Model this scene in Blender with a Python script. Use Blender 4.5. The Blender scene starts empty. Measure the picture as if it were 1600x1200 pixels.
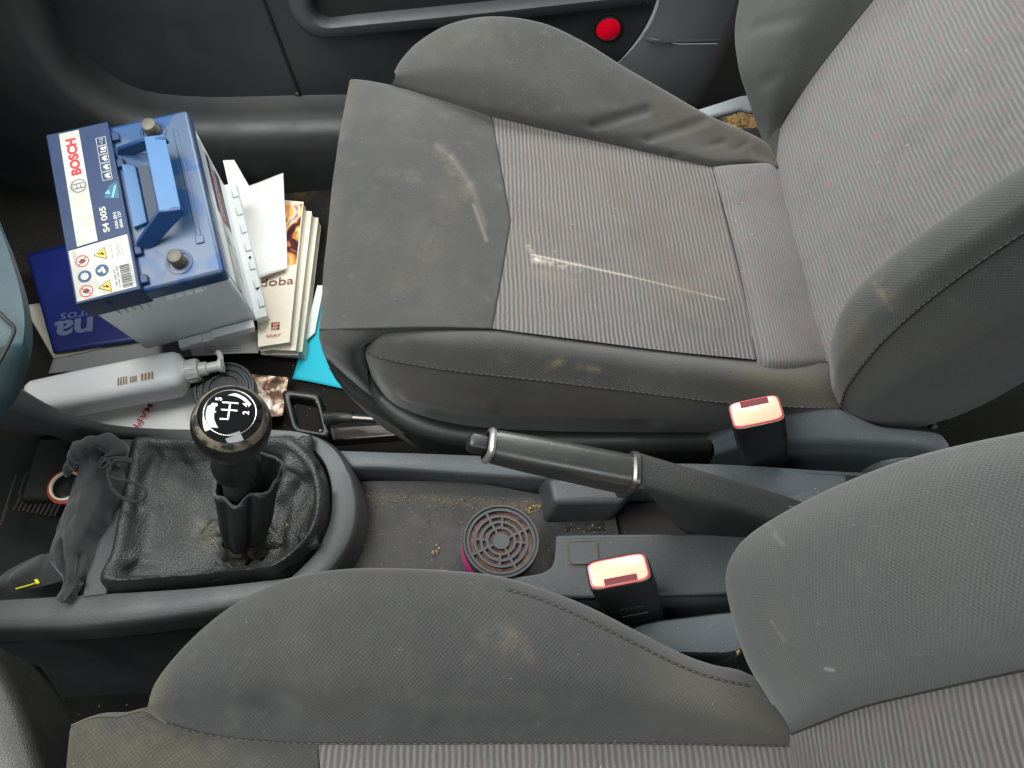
import bpy, math, random
from mathutils import Vector, Matrix, noise as mnoise
random.seed(7)
SC = bpy.context.scene
COL = SC.collection

# ------------------------------------------------------------------ camera
W, H, F = 1600.0, 1200.0, 1200.0
PITCH, ROLL = math.radians(60), math.radians(-2.2)
CAM = Vector((0, 0, 1.0))
FWD = Vector((0, math.cos(PITCH), -math.sin(PITCH)))
UP0 = Vector((0, math.sin(PITCH), math.cos(PITCH)))
RT0 = Vector((1, 0, 0))
RT = math.cos(ROLL) * RT0 + math.sin(ROLL) * UP0
UP = -math.sin(ROLL) * RT0 + math.cos(ROLL) * UP0
cam = bpy.data.cameras.new('camera')
cam.sensor_width = 36; cam.lens = F / W * 36; cam.clip_start = .01; cam.clip_end = 50
camo = bpy.data.objects.new('camera', cam); COL.objects.link(camo)
m = Matrix((RT, UP, -FWD)).transposed().to_4x4(); m.translation = CAM
camo.matrix_world = m
SC.camera = camo

def ray(u, v): return FWD + RT * ((u - W / 2) / F) - UP * ((v - H / 2) / F)
def P(u, v, z):
    d = ray(u, v); return CAM + d * ((z - CAM.z) / d.z)
def PY(u, v, y):
    d = ray(u, v); return CAM + d * ((y - CAM.y) / d.y)
def PPL(u, v, p0, n):
    d = ray(u, v); return CAM + d * ((p0 - CAM).dot(n) / d.dot(n))
LEAN = math.radians(25)
BN = Vector((-math.cos(LEAN), 0, math.sin(LEAN)))
def PB1(u, v, off=0): return PPL(u, v, Vector((.338, 0, .303)) + BN * off, BN)
def PB2(u, v, off=0): return PPL(u, v, Vector((.211, 0, .33)) + BN * off, BN)
def pz(l, dz=0): return [p if isinstance(p, Vector) else P(p[0], p[1], p[2] + dz) for p in l]
def shift(l, x, y, z): return [p + Vector((x, y, z)) for p in l]

# ------------------------------------------------------------------ curve tools
def cr(p0, p1, p2, p3, t):
    return .5 * ((2 * p1) + (p2 - p0) * t + (2 * p0 - 5 * p1 + 4 * p2 - p3) * t * t + (3 * p1 - p0 - 3 * p2 + p3) * t ** 3)
def spline(pts, n, closed=False, lin=False):
    k = len(pts)
    if closed: seq = pts + [pts[0]]
    else: seq = pts
    L = [0]
    for a, b in zip(seq, seq[1:]): L.append(L[-1] + (b - a).length)
    out = []; tot = L[-1]; j = 0
    cnt = n if closed else n - 1
    for i in range(n):
        s = tot * i / cnt
        while j < len(seq) - 2 and L[j + 1] < s: j += 1
        t = (s - L[j]) / max(1e-9, L[j + 1] - L[j]); t = min(1, max(0, t))
        if lin: out.append(seq[j].lerp(seq[j + 1], t)); continue
        p1, p2 = seq[j], seq[j + 1]
        if closed: p0, p3 = pts[(j - 1) % k], pts[(j + 2) % k]
        else:
            p0 = pts[j - 1] if j > 0 else p1 * 2 - p2
            p3 = pts[j + 2] if j + 2 < k else p2 * 2 - p1
        # chord-limited tangents (keeps uneven spacing from overshooting)
        d = (p2 - p1).length
        a = p1 - p0; b = p3 - p2
        if a.length > 1.5 * d: p0 = p1 - a.normalized() * 1.5 * d
        if b.length > 1.5 * d: p3 = p2 + b.normalized() * 1.5 * d
        out.append(cr(p0, p1, p2, p3, t))
    return out
def loft(rows, nu, nv, closed=False, linv=False, linu=False):
    R = [spline(r, nu, closed, linu) for r in rows]
    cols = [spline([r[i] for r in R], nv, False, linv) for i in range(nu)]
    return [[cols[i][j] for i in range(nu)] for j in range(nv)]

# ------------------------------------------------------------------ mesh builder
class MB:
    def __init__(s): s.v = []; s.f = []; s.m = []; s.uv = []
    def face(s, idx, mat=0, uv=None):
        s.f.append(tuple(idx)); s.m.append(mat); s.uv.append(uv or [(s.v[i].x, s.v[i].y) for i in idx])
    def grid(s, G, mat=0, wrap=False, uvf=None, disp=None, cap0=False, cap1=False):
        nv, nu = len(G), len(G[0]); b = len(s.v)
        if disp:
            N = []
            for j in range(nv):
                row = []
                for i in range(nu):
                    du = G[j][min(i + 1, nu - 1)] - G[j][max(i - 1, 0)]
                    dv = G[min(j + 1, nv - 1)][i] - G[max(j - 1, 0)][i]
                    n = du.cross(dv)
                    if n.length > 0: n.normalize()
                    if n.dot(CAM - G[j][i]) < 0: n = -n
                    row.append(G[j][i] + n * disp(G[j][i]))
                N.append(row)
            G = N
        lu = [0] * nu; jm = nv // 2
        for i in range(1, nu): lu[i] = lu[i - 1] + (G[jm][i] - G[jm][i - 1]).length
        im = nu // 2; lv = [0] * nv
        for j in range(1, nv): lv[j] = lv[j - 1] + (G[j][im] - G[j - 1][im]).length
        for r in G: s.v.extend(r)
        w = nu if wrap else nu - 1
        for j in range(nv - 1):
            for i in range(w):
                i2 = (i + 1) % nu
                q = [b + j * nu + i, b + j * nu + i2, b + (j + 1) * nu + i2, b + (j + 1) * nu + i]
                if uvf: uv = [uvf(s.v[k]) for k in q]
                else:
                    u2 = lu[i2] if i2 else lu[i] + .002
                    uv = [(lu[i], lv[j]), (u2, lv[j]), (u2, lv[j + 1]), (lu[i], lv[j + 1])]
                s.face(q, mat, uv)
        if cap0: s.face([b + i for i in range(nu)], mat)
        if cap1: s.face([b + (nv - 1) * nu + i for i in range(nu)], mat)
        return s
    def rings(s, rings, mat=0, caps=(True, True)):
        return s.grid(rings, mat, wrap=True, cap0=caps[0], cap1=caps[1])
    def tube(s, pts, r, seg=8, mat=0, n=None, closed=False, flat=1.0):
        pts = spline(pts, n or max(8, len(pts) * 6), closed)
        k = len(pts); R = []; up = None
        for i in range(k):
            if closed: t = pts[(i + 1) % k] - pts[(i - 1) % k]
            else: t = pts[min(i + 1, k - 1)] - pts[max(i - 1, 0)]
            t.normalize()
            if up is None:
                up = Vector((0, 0, 1)) if abs(t.z) < .9 else Vector((1, 0, 0))
            a = t.cross(up); a.normalize(); up = a.cross(t); up.normalize()
            rr = r(i / (k - 1)) if callable(r) else r
            R.append([pts[i] + (a * math.cos(q) + up * math.sin(q) * flat) * rr for q in [2 * math.pi * h / seg for h in range(seg)]])
        if closed: R.append([v.copy() for v in R[0]])
        return s.grid(R, mat, wrap=True, cap0=not closed, cap1=not closed)
    def lathe(s, prof, o, ax, mat=0, seg=48, ref=None, caps=(True, True)):
        ax = ax.normalized(); a = (ref or Vector((1, 0, 0))); a = (a - ax * a.dot(ax)).normalized(); b = ax.cross(a)
        R = [[o + ax * h + (a * math.cos(q) + b * math.sin(q)) * max(r, 1e-5) for q in [2 * math.pi * k / seg for k in range(seg)]] for r, h in prof]
        return s.grid(R, mat, wrap=True, cap0=caps[0], cap1=caps[1])
    def prism(s, poly, d, mat=0):
        """polygon (list of Vectors) extruded by vector d"""
        b = len(s.v); n = len(poly)
        s.v.extend(poly); s.v.extend([p + d for p in poly])
        s.face([b + i for i in range(n)], mat); s.face([b + n + i for i in reversed(range(n))], mat)
        for i in range(n):
            j = (i + 1) % n
            s.face([b + i, b + n + i, b + n + j, b + j], mat)
        return s
    def poly(s, pts, mat=0):
        b = len(s.v); s.v.extend(pts); s.face([b + i for i in range(len(pts))], mat); return s
    def box(s, o, ex, ey, ez, mat=0):
        return s.prism([o, o + ex, o + ex + ey, o + ey], ez, mat)
    def hexa(s, a, b, mat=0):
        k = len(s.v); n = len(a); s.v.extend(a); s.v.extend(b)
        s.face([k + i for i in range(n)], mat); s.face([k + n + i for i in reversed(range(n))], mat)
        for i in range(n):
            j = (i + 1) % n; s.face([k + i, k + n + i, k + n + j, k + j], mat)
        return s
    def text(s, txt, o, ex, ey, mat=0, bold=0.0, width=None, height=None, center=True, extr=0.0):
        """writing with cap height |ey|, along ex; o = centre of the writing"""
        V, Fc, (x0, x1, y0, y1) = text_mesh(txt, bold)
        eyl = ey.length; sc = eyl / .7
        sx = sc if width is None else width / max(1e-6, x1 - x0)
        ex = ex.normalized(); eyn = ey.normalized()
        b = len(s.v); cx = (x0 + x1) / 2; cy = .35
        for (x, y) in V: s.v.append(o + ex * ((x - cx) * sx) + eyn * ((y - cy) * sc))
        for f in Fc: s.face([b + i for i in f], mat)
        return s
    def build(s, name, mats, parent=None, base=None, bevel=0, bseg=2, smooth=True, angle=40, recalc=True):
        off = base.copy() if base is not None else Vector((0, 0, 0))
        if parent is not None: off = Vector(parent['_off']) if '_off' in parent else off
        me = bpy.data.meshes.new(name)
        me.from_pydata([v - off for v in s.v], [], s.f)
        if not isinstance(mats, (list, tuple)): mats = [mats]
        for mt in mats: me.materials.append(mt)
        me.polygons.foreach_set('material_index', s.m)
        uvl = me.uv_layers.new(name='UVMap')
        flat = [c for fu in s.uv for uv in fu for c in uv]
        uvl.data.foreach_set('uv', flat)
        me.update()
        if recalc:
            import bmesh
            bm = bmesh.new(); bm.from_mesh(me)
            bmesh.ops.remove_doubles(bm, verts=bm.verts, dist=1e-6)
            bmesh.ops.recalc_face_normals(bm, faces=bm.faces); bm.to_mesh(me); bm.free()
        if smooth:
            me.polygons.foreach_set('use_smooth', [True] * len(me.polygons))
            me.set_sharp_from_angle(angle=math.radians(angle))
        o = bpy.data.objects.new(name, me); COL.objects.link(o)
        o['_off'] = tuple(off)
        if parent is not None: o.parent = parent
        else: o.location = off
        if bevel:
            md = o.modifiers.new('bevel', 'BEVEL'); md.width = bevel; md.segments = bseg; md.limit_method = 'ANGLE'; md.angle_limit = math.radians(35)
        return o
_tc = {}
def text_mesh(txt, bold=0.0):
    key = (txt, bold)
    if key in _tc: return _tc[key]
    cu = bpy.data.curves.new('lettering', 'FONT'); cu.body = txt; cu.size = 1; cu.offset = bold; cu.resolution_u = 4
    ob = bpy.data.objects.new('lettering', cu); COL.objects.link(ob)
    dg = bpy.context.evaluated_depsgraph_get(); dg.update()
    me = bpy.data.meshes.new_from_object(ob.evaluated_get(dg))
    V = [(v.co.x, v.co.y) for v in me.vertices]; Fc = [tuple(p.vertices) for p in me.polygons]
    xs = [v[0] for v in V]; ys = [v[1] for v in V]
    bpy.data.objects.remove(ob); bpy.data.curves.remove(cu); bpy.data.meshes.remove(me)
    _tc[key] = (V, Fc, (min(xs), max(xs), min(ys), max(ys))); return _tc[key]
def thing(name, label, cat, loc, group=None):
    o = bpy.data.objects.new(name, None); COL.objects.link(o); o.location = loc; o.empty_display_size = .02
    o['label'] = label; o['category'] = cat; o['_off'] = tuple(loc)
    if group: o['group'] = group
    return o
def tag(o, label, cat, group=None):
    o['label'] = label; o['category'] = cat
    if group: o['group'] = group
    return o

# ------------------------------------------------------------------ materials
def s2l(c):
    c = c / 255.0
    return c / 12.92 if c <= .04045 else ((c + .055) / 1.055) ** 2.4
def rgb(r, g, b):
    k = min(1, max(0, (max(r, g, b) - 165) / 55)); k = .40 + .60 * k * k * (3 - 2 * k)
    return (s2l(r) * k, s2l(g) * k, s2l(b) * k, 1)
class NT:
    def __init__(s, name):
        s.mat = bpy.data.materials.new(name); s.mat.use_nodes = True; s.t = s.mat.node_tree
        s.b = s.t.nodes['Principled BSDF']
    def n(s, typ, *ins, **props):
        nd = s.t.nodes.new(typ)
        for k, v in props.items():
            if k == 'named': continue
            setattr(nd, k, v)
        for i, v in enumerate(ins):
            if v is None: continue
            s.put(nd.inputs[i], v)
        for k, v in (props.get('named') or {}).items(): s.put(nd.inputs[k], v)
        return nd
    def put(s, sock, v):
        if isinstance(v, bpy.types.NodeSocket): s.t.links.new(v, sock)
        else: sock.default_value = v
    def math(s, op, a, b=None, c=None, clamp=False):
        nd = s.n('ShaderNodeMath', a, b, c, operation=op); nd.use_clamp = clamp; return nd.outputs[0]
    def vm(s, op, a, b=None, out=0):
        nd = s.n('ShaderNodeVectorMath', a, b, operation=op); return nd.outputs[out]
    def mix(s, f, a, b, blend='MIX'):
        nd = s.n('ShaderNodeMix', data_type='RGBA', blend_type=blend)
        s.put(nd.inputs[0], f); s.put(nd.inputs[6], a); s.put(nd.inputs[7], b); return nd.outputs[2]
    def noise(s, scale, detail=3, rough=.55, vec=None, dist=0):
        nd = s.n('ShaderNodeTexNoise', named={'Scale': scale, 'Detail': detail, 'Roughness': rough, 'Distortion': dist})
        s.put(nd.inputs['Vector'], vec if vec is not None else s.obj()); return nd.outputs['Fac']
    def obj(s):
        if not hasattr(s, '_g'): s._g = s.n('ShaderNodeNewGeometry').outputs['Position']
        return s._g
    def uv(s):
        if not hasattr(s, '_u'): s._u = s.n('ShaderNodeTexCoord').outputs['UV']
        return s._u
    def ramp(s, f, *stops):
        nd = s.n('ShaderNodeMapRange'); nd.clamp = True
        s.put(nd.inputs[0], f); 
        for i, v in enumerate(stops): nd.inputs[i + 1].default_value = v
        return nd.outputs[0]
    def out(s, col=None, rough=None, bump=None, bstr=.3, bdist=.001, **kw):
        if col is not None: s.put(s.b.inputs['Base Color'], col)
        if rough is not None: s.put(s.b.inputs['Roughness'], rough)
        if bump is not None:
            bp = s.n('ShaderNodeBump', named={'Strength': bstr, 'Distance': bdist, 'Height': bump})
            s.t.links.new(bp.outputs[0], s.b.inputs['Normal'])
        for k, v in kw.items(): s.put(s.b.inputs[k.replace('_', ' ')], v)
        return s.mat
    def scuffs(s, col, segs):
        """segs: (a, b, width, strength, colour, breakup) marks on the surface"""
        for a, b, w, st, c, br in segs:
            ba = b - a
            pa = s.vm('SUBTRACT', s.obj(), tuple(a))
            if w < .02:            # fine marks: measured across the surface, so the mark follows the cloth's bulge
                nz_ = ((a + b) / 2 - CAM).normalized()
                ba = ba - nz_ * ba.dot(nz_)
                pr_ = s.n('ShaderNodeVectorMath', operation='SCALE'); pr_.inputs[0].default_value = tuple(nz_)
                s.put(pr_.inputs['Scale'], s.vm('DOT_PRODUCT', pa, tuple(nz_), 1))
                pa = s.vm('SUBTRACT', pa, pr_.outputs[0])
            l2 = max(ba.length_squared, 1e-9)
            h = s.math('DIVIDE', s.vm('DOT_PRODUCT', pa, tuple(ba), 1), l2, clamp=True)
            sc = s.n('ShaderNodeVectorMath', operation='SCALE'); sc.inputs[0].default_value = tuple(ba); s.put(sc.inputs['Scale'], h)
            d = s.vm('LENGTH', s.vm('SUBTRACT', pa, sc.outputs[0]), None, 1)
            f = s.ramp(d, 0.0, w, 1, 0)
            f = s.math('POWER', f, 1.5)
            if br:
                nz = s.ramp(s.noise(br, 4, .7), .38, .62, 0, 1); f = s.math('MULTIPLY', f, nz)
            f = s.math('MULTIPLY', f, st, clamp=True)
            col = s.mix(f, col, c)
        return col

KHAKI = rgb(140, 128, 100)
def plastic(name, c, rough=.45, grain=900, gs=.25, dust=.15, dustc=rgb(120, 118, 108), spec=.5, segs=(), speck=0.0):
    t = NT(name)
    n1 = t.ramp(t.noise(9, 5, .65), .35, .75, 0, 1)
    col = t.mix(t.math('MULTIPLY', n1, dust), c, dustc)
    if speck:
        v = t.noise(520, 2, .5); sp = t.ramp(v, .70, .76, 0, speck)
        col = t.mix(sp, col, rgb(190, 185, 170))
    col = t.scuffs(col, segs)
    r = t.ramp(t.noise(14, 4), .3, .7, rough - .06, rough + .12)
    v = t.n('ShaderNodeTexVoronoi', named={'Scale': grain, 'Vector': t.obj()}).outputs['Distance']
    return t.out(col, r, v, gs, .0006, Specular_IOR_Level=spec)
def simple(name, c, rough=.5, **kw):
    t = NT(name)
    n1 = t.noise(30, 3)
    col = t.mix(t.ramp(n1, .3, .7, 0, .16), c, tuple(x * .72 for x in c[:3]) + (1,))
    return t.out(col, rough, **kw)
def weave(name, c, pitch=.0021, segs=(), dust=.35, dustc=rgb(118, 117, 112)):
    t = NT(name)
    sx = t.n('ShaderNodeSeparateXYZ', t.uv()); x, y = sx.outputs[0], sx.outputs[1]
    k = 2 * math.pi / (pitch * 1.414)
    w = t.math('MULTIPLY', t.math('SINE', t.math('MULTIPLY', x, k * .707)), t.math('SINE', t.math('MULTIPLY', y, k * .707)))
    w = t.ramp(w, -1, 1, 0, 1)
    fine = t.noise(1400, 2, .5)
    big = t.noise(7, 6, .65); b2 = t.noise(2.3, 3)
    dm = t.math('MULTIPLY', t.ramp(big, .42, .72, 0, 1), t.ramp(b2, .35, .65, .3, 1))
    col = t.mix(t.math('MULTIPLY', dm, dust), c, dustc)
    dk = t.math('MULTIPLY', t.ramp(t.noise(5.3, 5, .62), .5, .72, 0, 1), .4)
    col = t.mix(dk, col, tuple(q * .55 for q in c[:3]) + (1,))
    col = t.mix(t.math('MULTIPLY', t.ramp(t.noise(38, 5, .75), .56, .75, 0, 1), .28), col, rgb(126, 125, 120))
    lint = t.ramp(t.noise(330, 2, .4), .76, .79, 0, .5)
    col = t.mix(lint, col, rgb(170, 165, 150))
    col = t.scuffs(col, segs)
    shade = t.math('MULTIPLY', t.ramp(w, 0, 1, .78, 1.2), t.ramp(fine, .3, .7, .8, 1.2))
    col = t.mix(1.0, col, shade, 'MULTIPLY')
    hgt = t.math('ADD', w, t.math('MULTIPLY', fine, .4))
    return t.out(col, .92, hgt, .35, .0008, Specular_IOR_Level=.25, Sheen_Weight=.15, Sheen_Roughness=.5)
def ribbed(name, c, pitch=.0044, segs=(), amp=1.0, pink=.25, dust=.4):
    t = NT(name)
    sx = t.n('ShaderNodeSeparateXYZ', t.uv()); x, y = sx.outputs[0], sx.outputs[1]
    wob = t.math('MULTIPLY', t.math('SUBTRACT', t.noise(55, 2), .5), .0022)
    x = t.math('ADD', x, wob)
    x = t.math('ADD', x, t.math('MULTIPLY', t.math('SUBTRACT', t.noise(11, 2), .5), .005))
    ph = t.math('FRACT', t.math('DIVIDE', x, pitch))
    tri = t.math('ABSOLUTE', t.math('SUBTRACT', ph, .5))           # .5 at the groove, 0 on the rib
    rib = t.ramp(tri, .12, .36, 1, 0)
    # blocks woven between every second rib
    ci = t.math('FLOOR', t.math('DIVIDE', x, pitch * 2))
    oy = t.math('MULTIPLY', t.math('FRACT', t.math('MULTIPLY', ci, .377)), .03)
    ri = t.math('FLOOR', t.math('DIVIDE', t.math('ADD', y, oy), .0105))
    cv = t.n('ShaderNodeCombineXYZ', ci, ri, 0.0)
    wn = t.n('ShaderNodeTexWhiteNoise', cv.outputs[0], noise_dimensions='3D').outputs['Value']
    blk = t.ramp(wn, .72, .8, 0, 1)
    cdark = tuple(q * .56 for q in c[:3]) + (1,)
    cl = tuple(min(1, q * 1.2) for q in c[:3]) + (1,)
    col = t.mix(t.math('ADD', t.math('MULTIPLY', rib, amp), .5 * (1 - amp)), cdark, cl)
    pk = (c[0] * 1.0, c[1] * .80, c[2] * .84, 1)
    col = t.mix(t.math('MULTIPLY', blk, pink), col, pk)
    blk2 = t.ramp(wn, .2, .26, 1, 0)
    col = t.mix(t.math('MULTIPLY', blk2, .22), col, (c[0] * .75, c[1] * .77, c[2] * .74, 1))
    big = t.noise(8, 6, .68)
    col = t.mix(t.math('MULTIPLY', t.ramp(big, .45, .75, 0, 1), dust), col, rgb(132, 124, 112))
    col = t.mix(t.math('MULTIPLY', t.ramp(t.noise(15, 5, .7), .5, .8, 0, 1), .35), col, rgb(72, 68, 64))
    lint = t.ramp(t.noise(300, 2, .4), .775, .80, 0, .45)
    col = t.mix(lint, col, rgb(205, 200, 190))
    col = t.scuffs(col, segs)
    fine = t.noise(1500, 2)
    col = t.mix(1.0, col, t.ramp(fine, .3, .7, .87, 1.13), 'MULTIPLY')
    return t.out(col, .95, t.math('ADD', rib, t.math('MULTIPLY', fine, .3)), .4 * amp, .0012, Specular_IOR_Level=.2, Sheen_Weight=.15)

WHITE = rgb(205, 196, 178)
M = {}
sg = [(P(682, 228, .36), P(705, 245, .36), .006, .28, rgb(160, 154, 136), 0), (P(705, 245, .36), P(735, 288, .36), .007, .30, rgb(160, 154, 136), 0), (P(735, 288, .36), P(758, 350, .352), .006, .24, rgb(160, 152, 134), 0),
      (P(690, 238, .362), P(735, 300, .36), .016, .35, rgb(150, 142, 120), 60), (P(740, 320, .355), P(760, 375, .352), .004, .45, rgb(170, 162, 140), 0),
      (P(600, 270, .368), P(650, 280, .365), .012, .35, rgb(120, 116, 104), 90), (P(560, 320, .368), P(580, 330, .365), .03, .25, rgb(45, 45, 44), 70),
      (P(548, 124, .355), P(500, 515, .352), .02, .35, rgb(120, 112, 90), 40), (P(700, 310, .36), P(640, 450, .366), .05, .22, rgb(125, 115, 95), 25)]
sf = [(P(1050, 190, .35), P(1205, 240, .31), .045, .35, rgb(112, 104, 88), 0), (P(980, 130, .38), P(1110, 190, .35), .03, .3, rgb(108, 100, 86), 35),
      (P(1150, 225, .325), P(1205, 245, .31), .03, .45, rgb(150, 138, 112), 30), (P(640, 85, .39), P(760, 60, .40), .04, .3, rgb(120, 112, 96), 30)]
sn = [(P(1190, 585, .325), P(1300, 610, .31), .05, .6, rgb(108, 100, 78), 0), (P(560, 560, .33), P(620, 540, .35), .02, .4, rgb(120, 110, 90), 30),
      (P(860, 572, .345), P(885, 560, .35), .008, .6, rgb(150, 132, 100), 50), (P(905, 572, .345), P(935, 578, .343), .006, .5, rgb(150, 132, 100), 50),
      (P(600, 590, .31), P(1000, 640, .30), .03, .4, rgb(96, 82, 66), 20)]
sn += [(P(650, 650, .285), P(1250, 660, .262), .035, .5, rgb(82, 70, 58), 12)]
sd = [(P(1060, 1060, .355), P(1210, 1130, .33), .05, .55, rgb(108, 103, 86), 0), (P(800, 1000, .395), P(825, 1020, .393), .012, .6, rgb(140, 126, 106), 75),
      (P(770, 985, .395), P(790, 1000, .393), .02, .4, rgb(150, 140, 120), 60), (P(232, 1100, .365), P(250, 1050, .37), .025, .6, rgb(115, 107, 80), 0),
      (P(470, 1040, .39), P(560, 1060, .39), .06, .3, rgb(110, 104, 88), 30), (P(640, 1090, .375), P(900, 1110, .37), .02, .35, rgb(120, 116, 108), 60)]
sdp = [(P(115, 1135, .36), P(330, 1160, .355), .03, .7, rgb(118, 108, 82), 20), (P(150, 1190, .367), P(260, 1190, .367), .05, .4, rgb(112, 103, 80), 20)]
si = [(P(832, 398, .34), P(985, 432, .332), .0020, .34, WHITE, 0), (P(985, 432, .332), P(1132, 468, .325), .0015, .26, WHITE, 0), (P(826, 385, .34), P(840, 408, .339), .005, .35, WHITE, 120),
      (P(830, 420, .34), P(900, 440, .336), .016, .45, rgb(165, 152, 128), 60), (P(835, 405, .34), P(905, 418, .336), .007, .35, WHITE, 120), (P(880, 250, .338), P(1100, 330, .322), .05, .4, rgb(120, 105, 84), 25),
      (P(960, 300, .33), P(1090, 450, .322), .06, .4, rgb(118, 102, 84), 22), (P(1060, 470, .322), P(1130, 420, .32), .04, .35, rgb(150, 140, 118), 40)]
sb2 = [(PB2(1195, 815, .05), PB2(1222, 850, .058), .004, .45, rgb(160, 155, 138), 60), (PB2(1205, 970, .058), PB2(1225, 1000, .057), .0025, .45, rgb(170, 165, 150), 60),
       (PB2(1290, 1045, .05), PB2(1302, 1047, .05), .0022, .5, rgb(180, 175, 160), 0), (PB2(1200, 985, .058), PB2(1225, 1060, .05), .03, .35, rgb(120, 114, 98), 40)]
sbn = [(PB1(1365, 442, .08), PB1(1393, 482, .072), .005, .5, rgb(170, 158, 130), 70), (PB1(1372, 430, .08), PB1(1400, 475, .074), .015, .3, rgb(150, 140, 110), 50),
       (PB1(1300, 600, .02), PB1(1350, 480, .07), .05, .5, rgb(112, 104, 84), 20), (PY(1400, 560, .37), PY(1600, 480, .37), .09, .45, rgb(88, 78, 62), 12)]
SEATC = rgb(88, 87, 84)
M['front'] = weave('dark seat fabric front', rgb(79, 79, 77), .0015, sg)
M['farbol'] = weave('dark seat fabric far bolster', rgb(82, 82, 79), .0015, sf)
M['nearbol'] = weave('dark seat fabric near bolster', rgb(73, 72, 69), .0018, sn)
M['drbol'] = weave('dark seat fabric driver bolster', rgb(78, 78, 77), .0019, sd)
M['drfront'] = weave('dark seat fabric driver front', rgb(76, 76, 70), .0019, sdp)
M['bback'] = weave('dark seat fabric backrest', rgb(80, 82, 80), .0018, sbn)
M['bbackd'] = weave('dark seat fabric driver backrest', rgb(97, 98, 97), .0019, sb2)
M['bbackf'] = weave('dark seat fabric far backrest', rgb(82, 83, 80), .0015)
M['insert'] = ribbed('ribbed seat fabric', rgb(136, 132, 129), .0047, si, 1.0, .25, .4)
M['insert2'] = ribbed('ribbed seat fabric rear strip', rgb(140, 137, 135), .0036, (), .55, .5, .3)
M['insertb'] = ribbed('ribbed seat fabric backrest', rgb(152, 151, 149), .0046, (), .5, .55, .22)
M['insertd'] = ribbed('ribbed seat fabric driver', rgb(132, 129, 126), .0050, (), .85, .4, .3)
M['thread'] = simple('dark seam thread', rgb(48, 46, 42), .9)
M['threadl'] = simple('dusty seam thread', rgb(104, 98, 84), .9)
M['trim'] = plastic('blue grey hard plastic', rgb(88, 97, 102), .5, 900, .3, .2, speck=.5)
M['console'] = plastic('dark grey console plastic', rgb(64, 70, 74), .52, 1100, .35, .25, speck=.35)
M['frame'] = plastic('grey console frame plastic', rgb(78, 83, 84), .5, 1000, .3, .25, speck=.2)
M['blackp'] = plastic('black plastic', rgb(34, 35, 36), .38, 1200, .2, .1, speck=.15)
M['grip'] = plastic('worn smooth handbrake plastic', rgb(62, 65, 62), .3, 500, .06, .25, rgb(95, 92, 82), speck=.25)
M['sleeve'] = plastic('grainy black sleeve', rgb(44, 46, 47), .6, 700, .5, .2, speck=.3)
M['door'] = plastic('dark door plastic', rgb(52, 57, 61), .5, 700, .3, .15)
M['doorrim'] = plastic('grey door rim plastic', rgb(82, 86, 88), .5, 900, .2, .2)
M['pillar'] = plastic('grey pillar trim', rgb(112, 117, 119), .5, 900, .25, .2)
M['sill'] = plastic('dark sill plastic', rgb(58, 62, 64), .5, 700, .2, .4, rgb(105, 100, 92))
M['valance'] = plastic('seat valance plastic', rgb(50, 53, 55), .5, 900, .5, .2)
M['dash'] = plastic('teal grey dashboard plastic', rgb(54, 84, 92), .45, 900, .15, .1)
M['knee'] = plastic('dark lower dashboard plastic', rgb(42, 42, 42), .4, 900, .4, .3)
M['metal'] = simple('dull steel', rgb(150, 146, 140), .35, Metallic=.9)
M['chrome'] = simple('satin chrome', rgb(205, 203, 196), .3, Metallic=.9)
M['lead'] = simple('lead terminal', rgb(140, 134, 122), .55, Metallic=.35)
t = NT('rubbed dark carpet'); nz = t.noise(420, 4, .8); big = t.noise(6, 6, .65)
col = t.mix(t.math('MULTIPLY', t.ramp(big, .45, .75, 0, 1), .35), rgb(54, 53, 51), rgb(92, 83, 70))
col = t.mix(t.ramp(t.noise(260, 2, .4), .72, .76, 0, .5), col, rgb(170, 160, 140))
col = t.scuffs(col, [(P(500, 265, 0), P(470, 310, 0), .03, .9, rgb(150, 115, 60), 70), (P(1120, 190, .02), P(1240, 300, .02), .12, 1, rgb(125, 92, 52), 40)])
M['carpet'] = t.out(col, .95, nz, .6, .003, Specular_IOR_Level=.2)
t = NT('dirty carpet tuft'); nz = t.noise(80, 5, .75, dist=1.5)
M['dirt'] = t.out(t.mix(t.ramp(nz, .4, .62, 0, 1), rgb(58, 44, 30), rgb(190, 148, 88)), .95, nz, .8, .006)
t = NT('black leather'); vz = t.n('ShaderNodeTexVoronoi', named={'Scale': 620, 'Vector': t.obj()}).outputs['Distance']
col = t.mix(t.math('MULTIPLY', t.ramp(t.noise(16, 5, .65), .5, .75, 0, 1), .4), rgb(58, 60, 60), rgb(96, 93, 86))
col = t.scuffs(col, [(P(315, 825, .29), P(340, 850, .29), .016, .7, rgb(150, 140, 105), 90), (P(360, 850, .285), P(385, 870, .288), .012, .6, rgb(160, 140, 90), 90), (P(300, 790, .288), P(350, 870, .288), .05, .4, rgb(92, 88, 74), 30),
                    (P(430, 840, .288), P(470, 800, .288), .03, .5, rgb(95, 88, 74), 30)])
hh = t.math('ADD', vz, t.math('MULTIPLY', t.noise(150, 3, .5), .3))
M['leather'] = t.out(col, t.ramp(t.noise(40, 3), .3, .7, .40, .56), hh, .7, .0010, Specular_IOR_Level=.5)
M['sleeveL'] = simple('black soft leather sleeve', rgb(27, 28, 29), .55)
M['gloss'] = simple('gloss black cap', rgb(12, 12, 13), .04, Coat_Weight=.6, Coat_Roughness=.02)
t = NT('worn knob leather'); 
M['knob'] = t.out(rgb(22, 22, 22), .36, t.noise(500, 2), .1, .0004)
t = NT('worn knob rim'); M['knobrim'] = t.out(t.mix(t.ramp(t.noise(70, 4, .65), .42, .55, 0, 1), rgb(50, 48, 44), rgb(140, 130, 108)), .4)
M['white'] = simple('white print', rgb(240, 240, 236), .4)
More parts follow.
